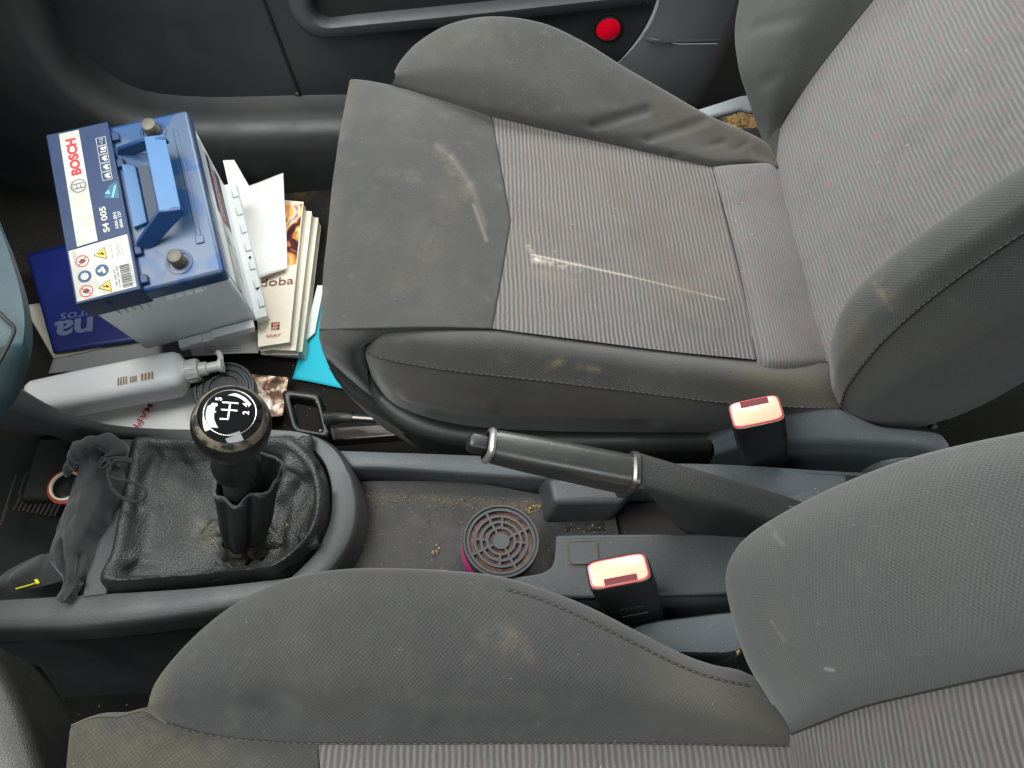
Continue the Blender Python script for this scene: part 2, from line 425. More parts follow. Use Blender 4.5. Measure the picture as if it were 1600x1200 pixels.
# battery
t = NT('navy battery lid'); d1 = t.ramp(t.noise(20, 5, .6), .47, .56, 0, 1)
M['navy'] = t.out(t.mix(t.math('MULTIPLY', d1, .12), rgb(24, 66, 122), rgb(120, 130, 140)), .5)
t = NT('blue battery lid'); d1 = t.ramp(t.noise(17, 3, .5, dist=.6), .50, .53, 0, 1)
col = t.mix(t.math('MULTIPLY', d1, .5), rgb(34, 94, 158), rgb(112, 128, 142))
M['blue'] = t.out(col, .4)
M['bluel'] = simple('blue battery handle', rgb(72, 128, 182), .42)
M['blued'] = simple('dark blue battery handle leg', rgb(34, 84, 150), .45)
t = NT('grey battery case'); d1 = t.noise(9, 4, .6)
M['case'] = t.out(t.mix(t.ramp(d1, .4, .7, 0, .5), rgb(226, 230, 230), rgb(206, 211, 212)), .42)
M['flange'] = simple('pale battery foot', rgb(218, 222, 220), .45)
t = NT('battery label white'); d1 = t.ramp(t.noise(28, 4, .6, dist=.5), .5, .56, 0, 1)
M['lblw'] = t.out(t.mix(t.math('MULTIPLY', d1, .3), rgb(196, 197, 186), rgb(178, 174, 158)), .45)
t = NT('battery label navy'); gy = t.n('ShaderNodeSeparateXYZ', t.uv()).outputs[1]
M['lbln'] = t.out(t.mix(t.ramp(t.noise(22, 4), .48, .6, 0, .12), rgb(12, 60, 116), rgb(96, 124, 148)), .55)
M['red'] = simple('red print', rgb(200, 34, 46), .5)
M['ink'] = simple('dark print', rgb(45, 45, 50), .5)
M['inkblue'] = simple('blue pictogram', rgb(30, 98, 156), .5)
M['yellow'] = simple('yellow pictogram', rgb(222, 176, 40), .5)
M['teal'] = simple('teal picture', rgb(40, 130, 160), .45)
M['silver'] = simple('silver label', rgb(196, 202, 208), .3)
M['paper'] = simple('white paper', rgb(228, 228, 224), .75)
M['paperb'] = simple('beige paper', rgb(190, 184, 168), .8)
M['cream'] = simple('cream booklet cover', rgb(226, 216, 196), .55)
t = NT('booklet page edges'); sx = t.n('ShaderNodeSeparateXYZ', t.obj())
ln = t.math('SINE', t.math('MULTIPLY', sx.outputs[2], 5200.0))
M['pages'] = t.out(t.mix(t.ramp(ln, -1, 1, 0, .4), rgb(214, 212, 196), rgb(150, 148, 134)), .8)
t = NT('abstract orange cover art'); nz = t.noise(13, 2, .5, dist=2.6)
cr_ = t.n('ShaderNodeValToRGB', nz); e = cr_.color_ramp.elements
e[0].position = .28; e[0].color = rgb(52, 16, 34); e[1].position = .75; e[1].color = rgb(250, 200, 110)
for p_, c_ in ((.4, rgb(120, 40, 60)), (.5, rgb(236, 150, 60)), (.6, rgb(246, 226, 170)), (.68, rgb(190, 130, 190))):
    q = e.new(p_); q.color = c_
M['art'] = t.out(cr_.outputs[0], .4)
t = NT('brown photo leaflet'); nz = t.noise(45, 3, .6, dist=1.2)
cr_ = t.n('ShaderNodeValToRGB', nz); e = cr_.color_ramp.elements
e[0].position = .3; e[0].color = rgb(84, 58, 44); e[1].position = .62; e[1].color = rgb(244, 240, 232)
q = e.new(.45); q.color = rgb(170, 124, 92); q = e.new(.55); q.color = rgb(222, 196, 170)
M['leaflet'] = t.out(cr_.outputs[0], .35)
M['brochure'] = simple('blue brochure', rgb(26, 48, 142), .4)
M['brotext'] = simple('pale blue print', rgb(120, 136, 176), .5)
M['cyan'] = simple('cyan card', rgb(20, 190, 212), .7)
t = NT('frosted translucent bottle')
t.b.inputs['Transmission Weight'].default_value = .2
t.b.inputs['Subsurface Weight'].default_value = .35; t.b.inputs['Subsurface Radius'].default_value = (.02, .02, .02)
M['bottle'] = t.out(t.mix(t.ramp(t.noise(9, 2), .35, .65, 0, 1), rgb(244, 250, 252), rgb(252, 252, 248)), .36, IOR=1.3)
M['pump'] = simple('white translucent pump plastic', rgb(226, 228, 224), .3, Transmission_Weight=.25)
M['gold'] = simple('faded gold label print', rgb(186, 160, 104), .5)
M['pink'] = simple('magenta plastic cup', rgb(200, 46, 130), .4)
t = NT('brown scented gel'); M['gel'] = t.out(t.mix(t.ramp(t.noise(220, 3), .4, .6, 0, 1), rgb(46, 28, 22), rgb(128, 72, 48)), .5)
M['grille'] = plastic('dark grey grille', rgb(66, 70, 72), .45, 900, .15, .25)
M['btn'] = simple('red buckle button with painted glare', rgb(232, 166, 140), .25, Coat_Weight=.25, Coat_Roughness=.12)  # red plastic paled to salmon, window glare put into its base colour
M['btnr'] = simple('red buckle edge', rgb(200, 60, 72), .35)
M['slot'] = simple('dark slot', rgb(130, 22, 40), .6)
t = NT('red reflector'); v = t.n('ShaderNodeTexVoronoi', named={'Scale': 330, 'Vector': t.obj()}).outputs['Distance']
M['refl'] = t.out(rgb(232, 6, 40), .15, v, .4, .001, Emission_Color=rgb(232, 6, 40), Emission_Strength=0.0)
t = NT('dark grey pouch cloth'); M['pouch'] = t.out(t.mix(t.ramp(t.noise(14, 4), .35, .7, 0, .5), rgb(46, 47, 48), rgb(60, 60, 60)), .9, t.noise(900, 2), .2, .0005, Sheen_Weight=.2)
M['cord'] = simple('dark cord', rgb(58, 58, 58), .9)
M['ytag'] = simple('yellow tag', rgb(206, 198, 30), .6)
M['socket'] = simple('cream socket ring', rgb(222, 214, 186), .4)
M['sockred'] = simple('orange red socket glow', rgb(190, 66, 44), .5)
M['crumb'] = simple('biscuit crumbs', rgb(206, 172, 110), .8)
M['belt'] = simple('black belt webbing', rgb(27, 27, 27), .75)
M['void'] = simple('black recess', rgb(16, 16, 17), .8)


M['trim_lit'] = plastic('hinge plastic lit copy', rgb(158, 166, 170), .5, 900, .3, .2, speck=.5)  # copy of the trim plastic, paler in place of light on the far hinge
# ================================================================== SETTING
def xyuv(p): return (p.x, p.y)
X = Vector((1, 0, 0)); Y = Vector((0, 1, 0)); Z = Vector((0, 0, 1))
def V(x, y, z): return Vector((x, y, z))

# floor carpet with the slope up under the dashboard
mb = MB(); G = []
for j in range(60):
    y = -.75 + j * .031
    row = []
    for i in range(90):
        x = -1.15 + i * .028
        z = .0 + .012 * mnoise.noise(Vector((x * 5, y * 5, 0)))
        y = min(y, .985)
        if x < -.72: z += (-.72 - x) ** 1.4 * .9
        if x > .2: z += .02
        row.append(V(x, y, z))
    G.append(row)
mb.grid(G)
fl = mb.build('carpet_floor', M['carpet']); fl['kind'] = 'structure'; fl['label'] = 'dark worn carpet of the footwells'

# ---- door sill trim: a profile carried along the door opening
path = spline([V(1.0, 1.0, .115), V(.3, 1.0, .11), PY(540, 190, 1.0), PY(310, 194, 1.0), PY(205, 182, 1.0), PY(130, 140, 1.0), PY(75, 70, 1.0), PY(45, 10, 1.0), PY(30, -60, 1.0), PY(15, -260, 1.0)], 60)
path[0].y = 1.0
ctr = P(300, 60, .4)
rows = []
for p in path:
    inward = V(0, 0, -1) if p.x > -.55 else None
    rows.append(p)
def sillrow(dy, dn):
    out = []
    for i, p in enumerate(path):
        t = (path[min(i + 1, 59)] - path[max(i - 1, 0)]).normalized()
        n = V(t.z, 0, -t.x)                     # outwards of the opening (down / forward)
        if n.dot(p - V(-.2, 1, .55)) < 0: n = -n
        out.append(V(p.x, p.y + dy, p.z) + n * dn)
    return out
prof = [(.075, -.012), (.06, -.004), (.03, .0), (.01, .002), (-.006, .010), (-.014, .024), (-.016, .05), (-.018, .16), (-.02, .4), (-.02, .9)]
mb = MB(); mb.grid([sillrow(a, b) for a, b in prof])
sill = mb.build('sill_trim', M['sill'], base=V(0, 1, 0), angle=70); tag(sill, 'dusty dark plastic sill trim below the far door, curving up at the front', 'sill trim')

# ---- far door
door = thing('door_card', 'dark grey passenger door with a storage pocket and round red reflector', 'car door', V(0, 1.06, .1))
DY = 1.06
mb = MB()
out = [PY(470, 155, DY), PY(170, 168, DY), PY(120, 130, DY), PY(80, 60, DY), PY(60, -20, DY), PY(50, -120, DY), PY(1060, -120, DY), PY(1032, -10, DY), PY(1015, 35, DY), PY(988, 76, DY), PY(955, 108, DY), PY(880, 140, DY)]
o2 = []
for p in spline(out[1:6], 16): o2.append(p)
o2 += [out[6]] + spline(out[7:12], 14) + [V(.25, DY, .11), V(-.2, DY, .10), out[0]]
mb.prism(o2, V(0, .05, 0)); mb.build('door_panel', M['door'], door, bevel=.006)
# vertical joint and screw
mb = MB(); mb.tube([PY(404, -20, DY - .001), PY(440, 75, DY - .001), PY(472, 158, DY - .001)], .0028, 6)
mb.build('panel_joint', M['void'], door)
mb = MB(); mb.lathe([(.005, 0), (.005, .002), (.003, .0035), (.0, .002)], PY(465, 147, DY), V(0, -1, 0), seg=16); mb.build('screw', M['metal'], door)
# pocket: raised rim band round a dark recess
inn = [PY(488, -40, DY), PY(488, 0, DY), PY(497, 18, DY), PY(515, 25, DY), PY(560, 20, DY), PY(760, 0, DY), PY(1000, -26, DY)]
oun = [PY(446, -40, DY), PY(456, 12, DY), PY(474, 38, DY), PY(500, 50, DY), PY(560, 47, DY), PY(760, 28, DY), PY(1012, -2, DY)]
ri = spline(inn, 60); ro = spline(oun, 60)
mb = MB(); mb.grid([shift(ro, 0, 0, 0), shift(ro, 0, -.012, 0), [a.lerp(b, .25) + V(0, -.02, 0) for a, b in zip(ro, ri)], [a.lerp(b, .8) + V(0, -.022, 0) for a, b in zip(ro, ri)], shift(ri, 0, -.016, 0), shift(ri, 0, 0.01, 0)])
mb.build('pocket_rim', M['doorrim'], door, angle=50)
mb = MB(); mb.prism([p + V(0, -.001, 0) for p in ri[::4]] + [PY(1000, -140, DY), PY(470, -140, DY)], V(0, -.002, 0)); mb.build('pocket_recess', M['void'], door)
rc = PY(950, 43, DY)
mb = MB(); mb.lathe([(.0215, 0), (.0215, .004), (.019, .005), (.0185, .004)], rc, V(0, -1, 0), caps=(False, False)); rim = mb.build('reflector_rim', M['blackp'], door)
mb = MB(); mb.lathe([(.0185, .001), (.0185, .0045), (.012, .007), (.0, .0078)], rc, V(0, -1, 0)); mb.build('reflector', M['refl'], door)

# ---- rear pillar trim behind the door edge
pil = thing('pillar_trim', 'grey moulded pillar trim beside the red reflector door', 'pillar trim', V(.3, 1.04, .1))
def pilpatch(a, b, name, mt):
    mb = MB(); mb.grid(loft([a, [p.lerp(q, .05) + V(.0, -.016, 0) for p, q in zip(a, b)], [p.lerp(q, .2) + V(0, -.012, 0) for p, q in zip(a, b)], b], 24, 16))
    return mb.build(name, mt, pil, angle=60)
PYY = 1.045
a = [PY(1034, -60, PYY), PY(1030, 0, PYY), PY(1018, 35, PYY), PY(1003, 57, PYY)]
b = [PY(1900, -60, PYY), PY(1900, 0, PYY), PY(1900, 40, PYY), PY(1900, 62, PYY)]
pilpatch(a, b, 'upper_trim', M['pillar'])
a = [PY(1003, 58.5, PYY), PY(985, 80, PYY), PY(955, 108, PYY), PY(930, 124, PYY), PY(900, 150, PYY)]
b = [PY(1900, 63.5, PYY), PY(1900, 90, PYY), PY(1900, 120, PYY), PY(1900, 160, PYY), PY(1900, 220, PYY)]
pilpatch(a, b, 'lower_trim', M['pillar'])
mb = MB(); mb.tube([PY(1004, 57, 1.034), PY(1016, 63, 1.028), PY(1030, 65, 1.028), PY(1120, 63, 1.03), PY(1200, 62, 1.035)], .0022, 6); mb.build('joint_strip', M['doorrim'], pil)
# belt webbing hanging beside the pillar
mb = MB()
l = [PY(1162, -60, .985), PY(1150, 5, .985), PY(1112, 90, .985), PY(1072, 164, .985)]; r = [PY(1300, -60, .975), PY(1290, 5, .975), PY(1250, 100, .975), PY(1180, 220, .975)]
mb.grid(loft([l, r], 20, 8)); mb.grid(loft([shift(l, 0, .004, 0), shift(r, 0, .004, 0)], 20, 8))
belt = mb.build('seat_belt', M['belt'], base=r[3]); tag(belt, 'black seat belt webbing hanging between the pillar and the passenger backrest', 'seat belt')
md = belt.modifiers.new('thickness', 'SOLIDIFY'); md.thickness = .0012

# ---- dirt pile behind the far seat
mb = MB(); G = []
for j in range(24):
    row = []
    for i in range(28):
        x = .325 + i * .008; y = .83 + j * .0050
        h = mnoise.noise(Vector((x * 60, y * 60, 1))) * .012 + mnoise.noise(Vector((x * 150, y * 150, 3))) * .006
        row.append(V(x, y, .19 + h))
    G.append(row)
mb.grid(G)
dirt = mb.build('dirty_floor_mat', M['dirt'], base=V(.36, .90, .19)); dirt['kind'] = 'stuff'; dirt['label'] = 'brown dirt and straw lying beside the far seat hinge'

# ================================================================== DASHBOARD
dash = thing('dashboard', 'teal grey lower dashboard reaching in at the left', 'dashboard', V(-.6, .4, .45))
mb = MB()
e0 = [P(-30, 270, .53), P(-6, 335, .53), P(14, 385, .53), P(34, 450, .53), P(42, 500, .53), P(38, 545, .525), P(25, 590, .51), P(5, 622, .50), P(-30, 650, .49)]
rows = [shift(e0, -.2, .0, -.08), shift(e0, -.05, .0, -.045), shift(e0, -.015, .0, -.026), shift(e0, -.002, .0, -.012), e0, shift(e0, -.012, -.004, .006), shift(e0, -.05, -.008, .02), shift(e0, -.3, -.02, .12)]
mb.grid(loft(rows, 48, 30))
mb.build('centre_stack', M['dash'], dash, angle=70)
mb = MB(); mb.tube([P(-20, 470, .548), P(10, 500, .545), P(22, 515, .542), P(10, 545, .54), P(-15, 590, .535)], .0016, 6); mb.build('panel_gap', M['void'], dash)
# dark panel below it down to the floor
# glove box block (out of view to the left; it shades the footwell)
mb = MB(); mb.box(V(-1.15, .42, .56), V(.44, 0, 0), V(0, .62, 0), V(0, 0, .34)); mb.build('glove_box', M['door'], dash, bevel=.03, bseg=4)
mb = MB(); mb.box(V(-1.15, -.75, .62), V(.50, 0, 0), V(0, 1.1, 0), V(0, 0, .26)); mb.build('driver_side', M['door'], dash, bevel=.03, bseg=4)
# dark rounded panel at the near lower corner
mb = MB()
k0 = [P(-25, 1000, .36), P(5, 1045, .36), P(30, 1095, .36), P(50, 1150, .36), P(70, 1215, .36), P(85, 1300, .36)]
mb.grid(loft([shift(k0, -.02, 0, -.12), shift(k0, -.004, 0, -.02), k0, shift(k0, -.012, -.002, .012), shift(k0, -.05, -.01, .02), shift(k0, -.16, -.03, .06)], 30, 30))
mb.build('knee_panel', M['knee'], dash, angle=70)

# ================================================================== CENTRE CONSOLE
con = thing('centre_console', 'dark grey centre console with open tray, frame and empty switch blank', 'console', V(0, .28, .1))
# core below everything, added to block light leaks
mb = MB(); mb.box(V(-.75, .215, .0), V(1.75, 0, 0), V(0, .13, 0), V(0, 0, .2)); mb.build('console_core', M['void'], con)
# near rail
ti = pz([(-420, 955, .285), (-60, 941, .285), (0, 938, .285), (135, 930, .285), (300, 920, .285), (440, 905, .285), (560, 890, .285), (700, 890, .285)])
to = pz([(-420, 1000, .285), (-60, 981, .285), (0, 978, .285), (135, 974, .285), (300, 955, .285), (440, 931, .285), (560, 915, .285), (700, 912, .285)])
ti, to = spline(ti, 60), spline(to, 60)
mid = [a.lerp(b, .5) + V(0, 0, .0015) for a, b in zip(ti, to)]
mb = MB(); mb.grid([shift(ti, 0, .004, -.06), shift(ti, 0, .001, -.004), ti, mid, to, shift(to, 0, -.0025, -.003), shift(to, 0, -.004, -.012), shift(to, .0, -.006, -.035), shift(to, 0, .004, -.045), shift(to, 0, -.02, -.30)])
mb.build('near_rail', M['frame'], con, angle=45)
# arch frame round the gear gaiter
fo = pz([(-40, 560, .30), (0, 588, .30), (30, 606, .298), (80, 634, .295), (150, 658, .29), (220, 667, .288), (300, 670, .287), (430, 671, .287), (482, 678, .287), (522, 700, .287), (546, 740, .287), (556, 790, .286), (548, 838, .286), (524, 880, .286), (500, 905, .286)])
fi = pz([(-40, 640, .29), (0, 640, .29), (40, 648, .29), (90, 665, .288), (150, 679, .286), (220, 687, .285), (310, 688, .285), (430, 684, .285), (468, 689, .285), (502, 718, .285), (516, 760, .285), (514, 812, .285), (494, 858, .285), (470, 885, .285), (452, 902, .285)])
fo, fi = spline(fo, 110), spline(fi, 110)
mb = MB()
outw = [(a - b).normalized() for a, b in zip(fo, fi)]
mb.grid([shift(fi, 0, 0, -.05), shift(fi, 0, 0, -.003), [a + (b - a) * .08 for a, b in zip(fi, fo)], [a.lerp(b, .5) + V(0, 0, .001) for a, b in zip(fi, fo)], [a.lerp(b, .93) for a, b in zip(fi, fo)], [a + V(0, 0, -.002) for a in fo], [a + w * .003 + V(0, 0, -.008) for a, w in zip(fo, outw)], [a + w * .008 + V(0, 0, -.05) for a, w in zip(fo, outw)], [a + w * .03 + V(0, 0, -.29) for a, w in zip(fo, outw)]])
mb.build('gaiter_frame', M['frame'], con, angle=50)
# cross bar in front of the gaiter
a = pz([(215, 688, .287), (192, 780, .287), (165, 928, .287)]); b = pz([(183, 686, .287), (158, 780, .287), (130, 932, .287)])
a, b = spline(a, 16), spline(b, 16)
mb = MB(); mb.grid([shift(a, .001, 0, -.03), shift(a, 0.0005, 0, -.001), a, [p.lerp(q, .5) + V(0, 0, .0008) for p, q in zip(a, b)], b, shift(b, -.002, 0, -.003), shift(b, -.006, 0, -.05)])
mb.build('cross_bar', M['frame'], con, angle=45)
# front storage: floor, wall and its fittings
mb = MB(); mb.grid(loft([pz([(-120, 960, .20), (0, 950, .20), (200, 935, .20)]), pz([(-120, 800, .205), (0, 800, .205), (230, 800, .205)]), pz([(-120, 680, .215), (0, 680, .215), (240, 680, .215)])], 20, 12)); mb.build('front_pocket', M['void'], con)  # near black colour supplies the shade missing inside this pocket
sp = P(104, 760, .245)
mb = MB(); mb.box(P(40, 790, .225), V(.085, 0, 0), V(0, .075, 0), V(0, 0, .014)); mb.build('socket_plate', M['blackp'], con, bevel=.004)
mb = MB(); ax = V(.05, -.05, 1)
mb.lathe([(.0165, -.004), (.0165, .003), (.0145, .004), (.0145, -.003)], sp, ax, 0, caps=(False, False)); sk = mb.build('lighter_socket', M['socket'], con)
mb = MB(); mb.lathe([(.0195, -.004), (.0195, .001), (.0166, .0015)], sp, ax, caps=(False, False)); mb.build('glow_ring', M['sockred'], sk)
mb = MB(); mb.lathe([(.0145, .0), (.013, -.03), (0, -.03)], sp, ax, caps=(False, False)); mb.build('socket_well', M['void'], sk)
mb = MB()
mb.tube([P(0, 820, .24), P(25, 742, .24)], .0009, 6); mb.tube([P(28, 775, .24), P(42, 738, .24)], .0008, 6); mb.tube([P(2, 820, .235), P(12, 792, .235)], .0007, 6)
mb.build('bright_edge', M['metal'], con)
mb = MB()
for k in range(10): mb.box(P(24 + k * 7, 800 + k * 1.0, .222), V(.003, 0, 0), V(.004, .02, 0), V(0, 0, .006))
mb.build('rib_grid', plastic('brown dusty ribs', rgb(70, 60, 52), .6), con)
# tray
tfar = pz([(500, 772, .25), (600, 768, .25), (740, 772, .25), (850, 790, .25), (960, 800, .25)])
tnear = pz([(430, 930, .25), (560, 930, .25), (700, 925, .25), (850, 915, .25), (980, 905, .25)])
mb = MB(); mb.grid(loft([shift(tfar, 0, .012, .0), tfar, [p.lerp(q, .5) for p, q in zip(tfar, tnear)], tnear], 40, 16), uvf=xyuv)
mb.build('tray_floor', plastic('scuffed tray plastic', rgb(46, 48, 49), .6, 900, .25, .6, rgb(76, 72, 66), spec=.3, speck=.9, segs=[(P(560, 772, .25), P(850, 792, .25), .012, .7, rgb(116, 96, 66), 260), (P(570, 800, .25), P(720, 830, .25), .05, .4, rgb(100, 92, 80), 60), (P(700, 880, .25), P(580, 880, .25), .03, .35, rgb(92, 86, 76), 80), (P(835, 800, .25), P(850, 880, .25), .015, .6, rgb(110, 94, 68), 220)]), con)
# far rail along the tray
a = pz([(505, 704, .272), (600, 707, .272), (760, 713, .27), (900, 722, .268), (1130, 726, .264), (1330, 738, .26), (1500, 740, .26)])
b = pz([(530, 727, .272), (600, 728, .272), (760, 738, .27), (850, 744, .268), (1000, 760, .266), (1130, 770, .264), (1300, 790, .26)])
a, b = spline(a, 60), spline(b, 60)
mb = MB(); mb.grid([shift(a, 0, .02, -.25), shift(a, 0, .004, -.01), a, [p.lerp(q, .5) + V(0, 0, .001) for p, q in zip(a, b)], b, shift(b, 0, -.002, -.0015), shift(b, 0, -.003, -.006), shift(b, 0, -.006, -.045)])
mb.build('far_rail', M['trim'], con, angle=45)
# small block below the handbrake grip
tp = pz([(857, 748, .283), (866, 784, .283), (975, 784, .283), (1000, 748, .283)]); bt = pz([(838, 752, .24), (846, 824, .242), (950, 820, .242), (1010, 752, .24)])
mb = MB(); mb.hexa(tp, bt); mb.build('tray_step', M['console'], con, bevel=.005, bseg=3)
# rear deck (far side) and near block
tp = pz([(1040, 726, .262), (1130, 727, .262), (1330, 741, .262), (1325, 765, .262), (1345, 800, .262), (1500, 860, .262), (1180, 860, .262), (1110, 780, .262)])
mb = MB(); mb.prism(tp, V(0, 0, -.05)); mb.build('rear_deck', M['trim'], con, bevel=.003)
mb = MB(); mb.prism(pz([(1320, 741, .2645), (1327, 770, .2645), (1500, 800, .2645), (1500, 741, .2645)]), V(0, 0, .002)); mb.build('rear_recess', M['void'], con)
mb = MB(); mb.tube([P(1320, 741, .268), P(1400, 742, .268), P(1480, 744, .268)], .0018, 6); mb.build('recess_lip', M['frame'], con)
far = [P(868, 836, .29), P(900, 835, .29), P(1000, 834, .29), P(1200, 832, .288), P(1320, 832, .286)]
inner = spline(pz([(868, 840, .29), (867, 862, .29), (863, 882, .29), (850, 893, .29), (820, 899, .29), (760, 903, .29), (690, 907, .29), (600, 912, .29)]), 40)
near = spline(pz([(600, 930, .289), (760, 926, .289), (900, 934, .289), (1060, 930, .288), (1140, 928, .287), (1320, 920, .286)]), 50)
top = far[::-1] + inner + near
mb = MB(); mb.prism(top, V(0, 0, -.045)); mb.build('near_block', M['console'], con, bevel=.005, bseg=3)
mb = MB(); nn = [p + V(0, .004, -.004) for p in near]
mb.grid([nn, shift(nn, 0, -.006, -.006), shift(nn, 0, -.010, -.02), shift(nn, 0, -.016, -.2)]); mb.build('near_side', M['console'], con, angle=60)
# switch blank: a fine raised outline
sqc = pz([(889, 846, .2915), (932, 845, .2915), (935, 880, .2915), (891, 881, .2915)])
def rr(c, k=.18, n=5):
    o = []
    for i in range(4):
        p, q, r_ = c[i - 1], c[i], c[(i + 1) % 4]
        a_ = q.lerp(p, k); b_ = q.lerp(r_, k)
        for h in range(n + 1):
            t_ = h / n; o.append(a_.lerp(q, t_).lerp(q.lerp(b_, t_), t_))
    return o
mb = MB(); mb.prism(rr(sqc), V(0, 0, -.002)); mb.build('switch_blank', M['console'], con)
mb = MB(); mb.tube(rr(sqc), .0006, 6, closed=True, n=80); mb.build('blank_outline', plastic('dusty outline', rgb(112, 104, 82), .8), con)
# slot floor for the handbrake
mb = MB(); mb.grid(loft([pz([(830, 850, .243), (960, 845, .243), (1300, 845, .243)]), pz([(830, 800, .243), (960, 790, .243), (1300, 760, .243)])], 30, 12)); 
mb.build('handbrake_slot', M['carpet'], con)
mb = MB(); mb.box(P(872, 834, .247), V(.048, 0, 0), V(0, .012, 0), V(0, 0, .003)); mb.build('carpet_scrap', plastic('brown carpet scrap', rgb(86, 76, 60), .9, 400, .5), con)

# ================================================================== GEAR LEVER
gl = thing('gear_lever', 'gear lever with round black knob on a torn creased leather gaiter', 'gear lever', P(370, 860, .28))
per = spline(pz([(166, 922, .284), (176, 870, .284), (192, 790, .284), (214, 694, .284), (250, 688, .284), (330, 688, .284), (430, 685, .284), (468, 692, .284), (500, 720, .284), (514, 762, .284), (512, 812, .284), (492, 858, .284), (452, 898, .284), (400, 904, .284), (340, 910, .284), (250, 917, .284)]), 160, True)
cb = P(380, 850, .284)
corners = [P(166, 922, .284), P(214, 694, .284), P(470, 692, .284), P(455, 898, .284)]
def ring(fr, z, wob=0.0):
    out = []
    for i, p in enumerate(per):
        q = p.lerp(cb, fr); q.z = z
        w = wob * mnoise.noise(Vector((q.x * 28, q.y * 28, 2.0)))
        q.z += w
        dc = min((p - c).length for c in corners)
        q.z += max(0, 1 - dc / .035) * .010 * max(0, 1 - abs(fr - .14) / .28)
        out.append(q)
    return out
def ell(u, v, ru, rv, z, tilt=0, k0=0):
    """ring of 160 points starting in the direction of the perimeter's first point"""
    out = []
    for i, p in enumerate(per):
        d = p - cb; an = math.atan2(d.y, d.x)
        c = P(u, v, z)
        pl = 1 + .06 * math.sin(an * 3 + 1) + .01 * math.sin(an * 7 + 2) + .07 * mnoise.noise(Vector((math.cos(an) * 2.0, math.sin(an) * 2.0, z * 9)))
        pl -= .26 * math.exp(-((an + 1.25) / .16) ** 2) + .14 * math.exp(-((an + 2.1) / .14) ** 2) + .12 * math.exp(-((an + .35) / .15) ** 2)
        sx = ru / F * (c - CAM).dot(FWD)
        out.append(c + V(math.cos(an) * sx * pl, math.sin(an) * sx * rv * pl, .003 * math.sin(an * 5 + 1) + (.007 * math.cos(an) if z > .35 else 0)))
    return out
G = [ring(0, .270), ring(.012, .284), ring(.045, .298), ring(.09, .304, .003), ring(.135, .301, .004), ring(.18, .292, .003), ring(.25, .284, .003), ring(.40, .281, .004), ring(.55, .280, .004), ring(.66, .280, .004),
     ell(384, 850, 44, .8, .281), ell(380, 848, 36, .8, .292), ell(380, 835, 36, .8, .306)]
cols = [spline([r[i] for r in G], 72) for i in range(160)]
GG = [[cols[i][j] for i in range(160)] for j in range(72)]
fold = [(P(262, 712, .29), P(225, 775, .29), .012, .004), (P(478, 725, .29), P(492, 765, .29), .012, .004), (P(395, 715, .29), P(455, 735, .29), .013, -.010), (P(430, 815, .29), P(488, 850, .29), .009, .007), (P(300, 715, .29), P(330, 790, .29), .016, .004), (P(200, 880, .29), P(330, 850, .29), .012, .004),
        (P(470, 700, .29), P(440, 770, .29), .016, .016), (P(440, 780, .29), P(430, 850, .29), .014, -.014), (P(495, 740, .29), P(455, 830, .29), .012, -.012), (P(215, 880, .29), P(350, 893, .29), .006, -.006), (P(180, 890, .29), P(450, 885, .29), .010, -.006),
        (P(255, 700, .29), P(215, 790, .29), .012, -.005), (P(310, 838, .285), P(335, 815, .285), .008, .012), (P(318, 846, .285), P(345, 838, .285), .007, -.01), (P(335, 905, .29), P(340, 885, .29), .0035, -.006)]
def segd(p, a, b):
    ba = b - a; h = max(0, min(1, (p - a).dot(ba) / ba.length_squared)); return (p - a - ba * h).length
def foldd(p): return sum(d * max(0, 1 - segd(p, a, b) / w) ** 2 * (3 - 2 * max(0, 1 - segd(p, a, b) / w)) for a, b, w, d in fold)
mb = MB(); mb.grid(GG, 0, wrap=True, disp=foldd)
gai = mb.build('gaiter', M['leather'], gl, angle=80, recalc=False)
# sleeve round the shaft, torn open at the top
sl = [ell(382, 860, 28, .75, .272), ell(381, 845, 31, .75, .296), ell(382, 815, 42, .75, .33), ell(383, 780, 52, .75, .362), ell(384, 748, 60, .75, .388), ell(384, 744, 57, .75, .390), ell(384, 754, 50, .75, .374)]
sl = [[q + V(0, 0, (.0045 * mnoise.noise(Vector((q.x * 110, q.y * 110, 5))) if 3 < k < 6 else 0)) for q in r] for k, r in enumerate(sl)]
cols = [spline([r[i] for r in sl], 40) for i in range(160)]
mb = MB(); mb.grid([[cols[i][j] for i in range(160)] for j in range(40)], 0, wrap=True)
lip = [max(c, key=lambda q: q.z) for c in cols]
mb.tube(lip[::4], .0011, 6, 1, n=120, closed=True)
mb.build('sleeve', [M['sleeveL'], M['pouch']], gl, angle=80, recalc=False)
kc = P(362, 664, .50); kb = P(378, 795, .33)
ax = (kc - kb).normalized()
ax = (ax + (CAM - kc).normalized() * .15).normalized()
mb = MB(); mb.tube([kb, kb.lerp(kc, .5), kc], .0135, 20); mb.build('shaft', M['blackp'], gl)
mb = MB(); mb.lathe([(.0150, -.094), (.0195, -.090), (.0200, -.082), (.0185, -.078), (.0178, -.055), (.0165, -.036), (.016, -.02)], kc, ax, seg=40); mb.build('collar', M['knob'], gl)
mb = MB(); mb.lathe([(.0155, -.036), (.0185, -.031), (.0235, -.022), (.0272, -.010), (.0284, .001), (.0278, .007), (.0262, .0125)], kc, ax, seg=64, caps=(True, False)); kn = mb.build('knob', M['knob'], gl)
mb = MB(); mb.lathe([(.0262, .0125), (.0250, .0155), (.0236, .0182), (.0222, .0196)], kc, ax, seg=64, caps=(False, False)); mb.build('worn_rim', M['knobrim'], kn)
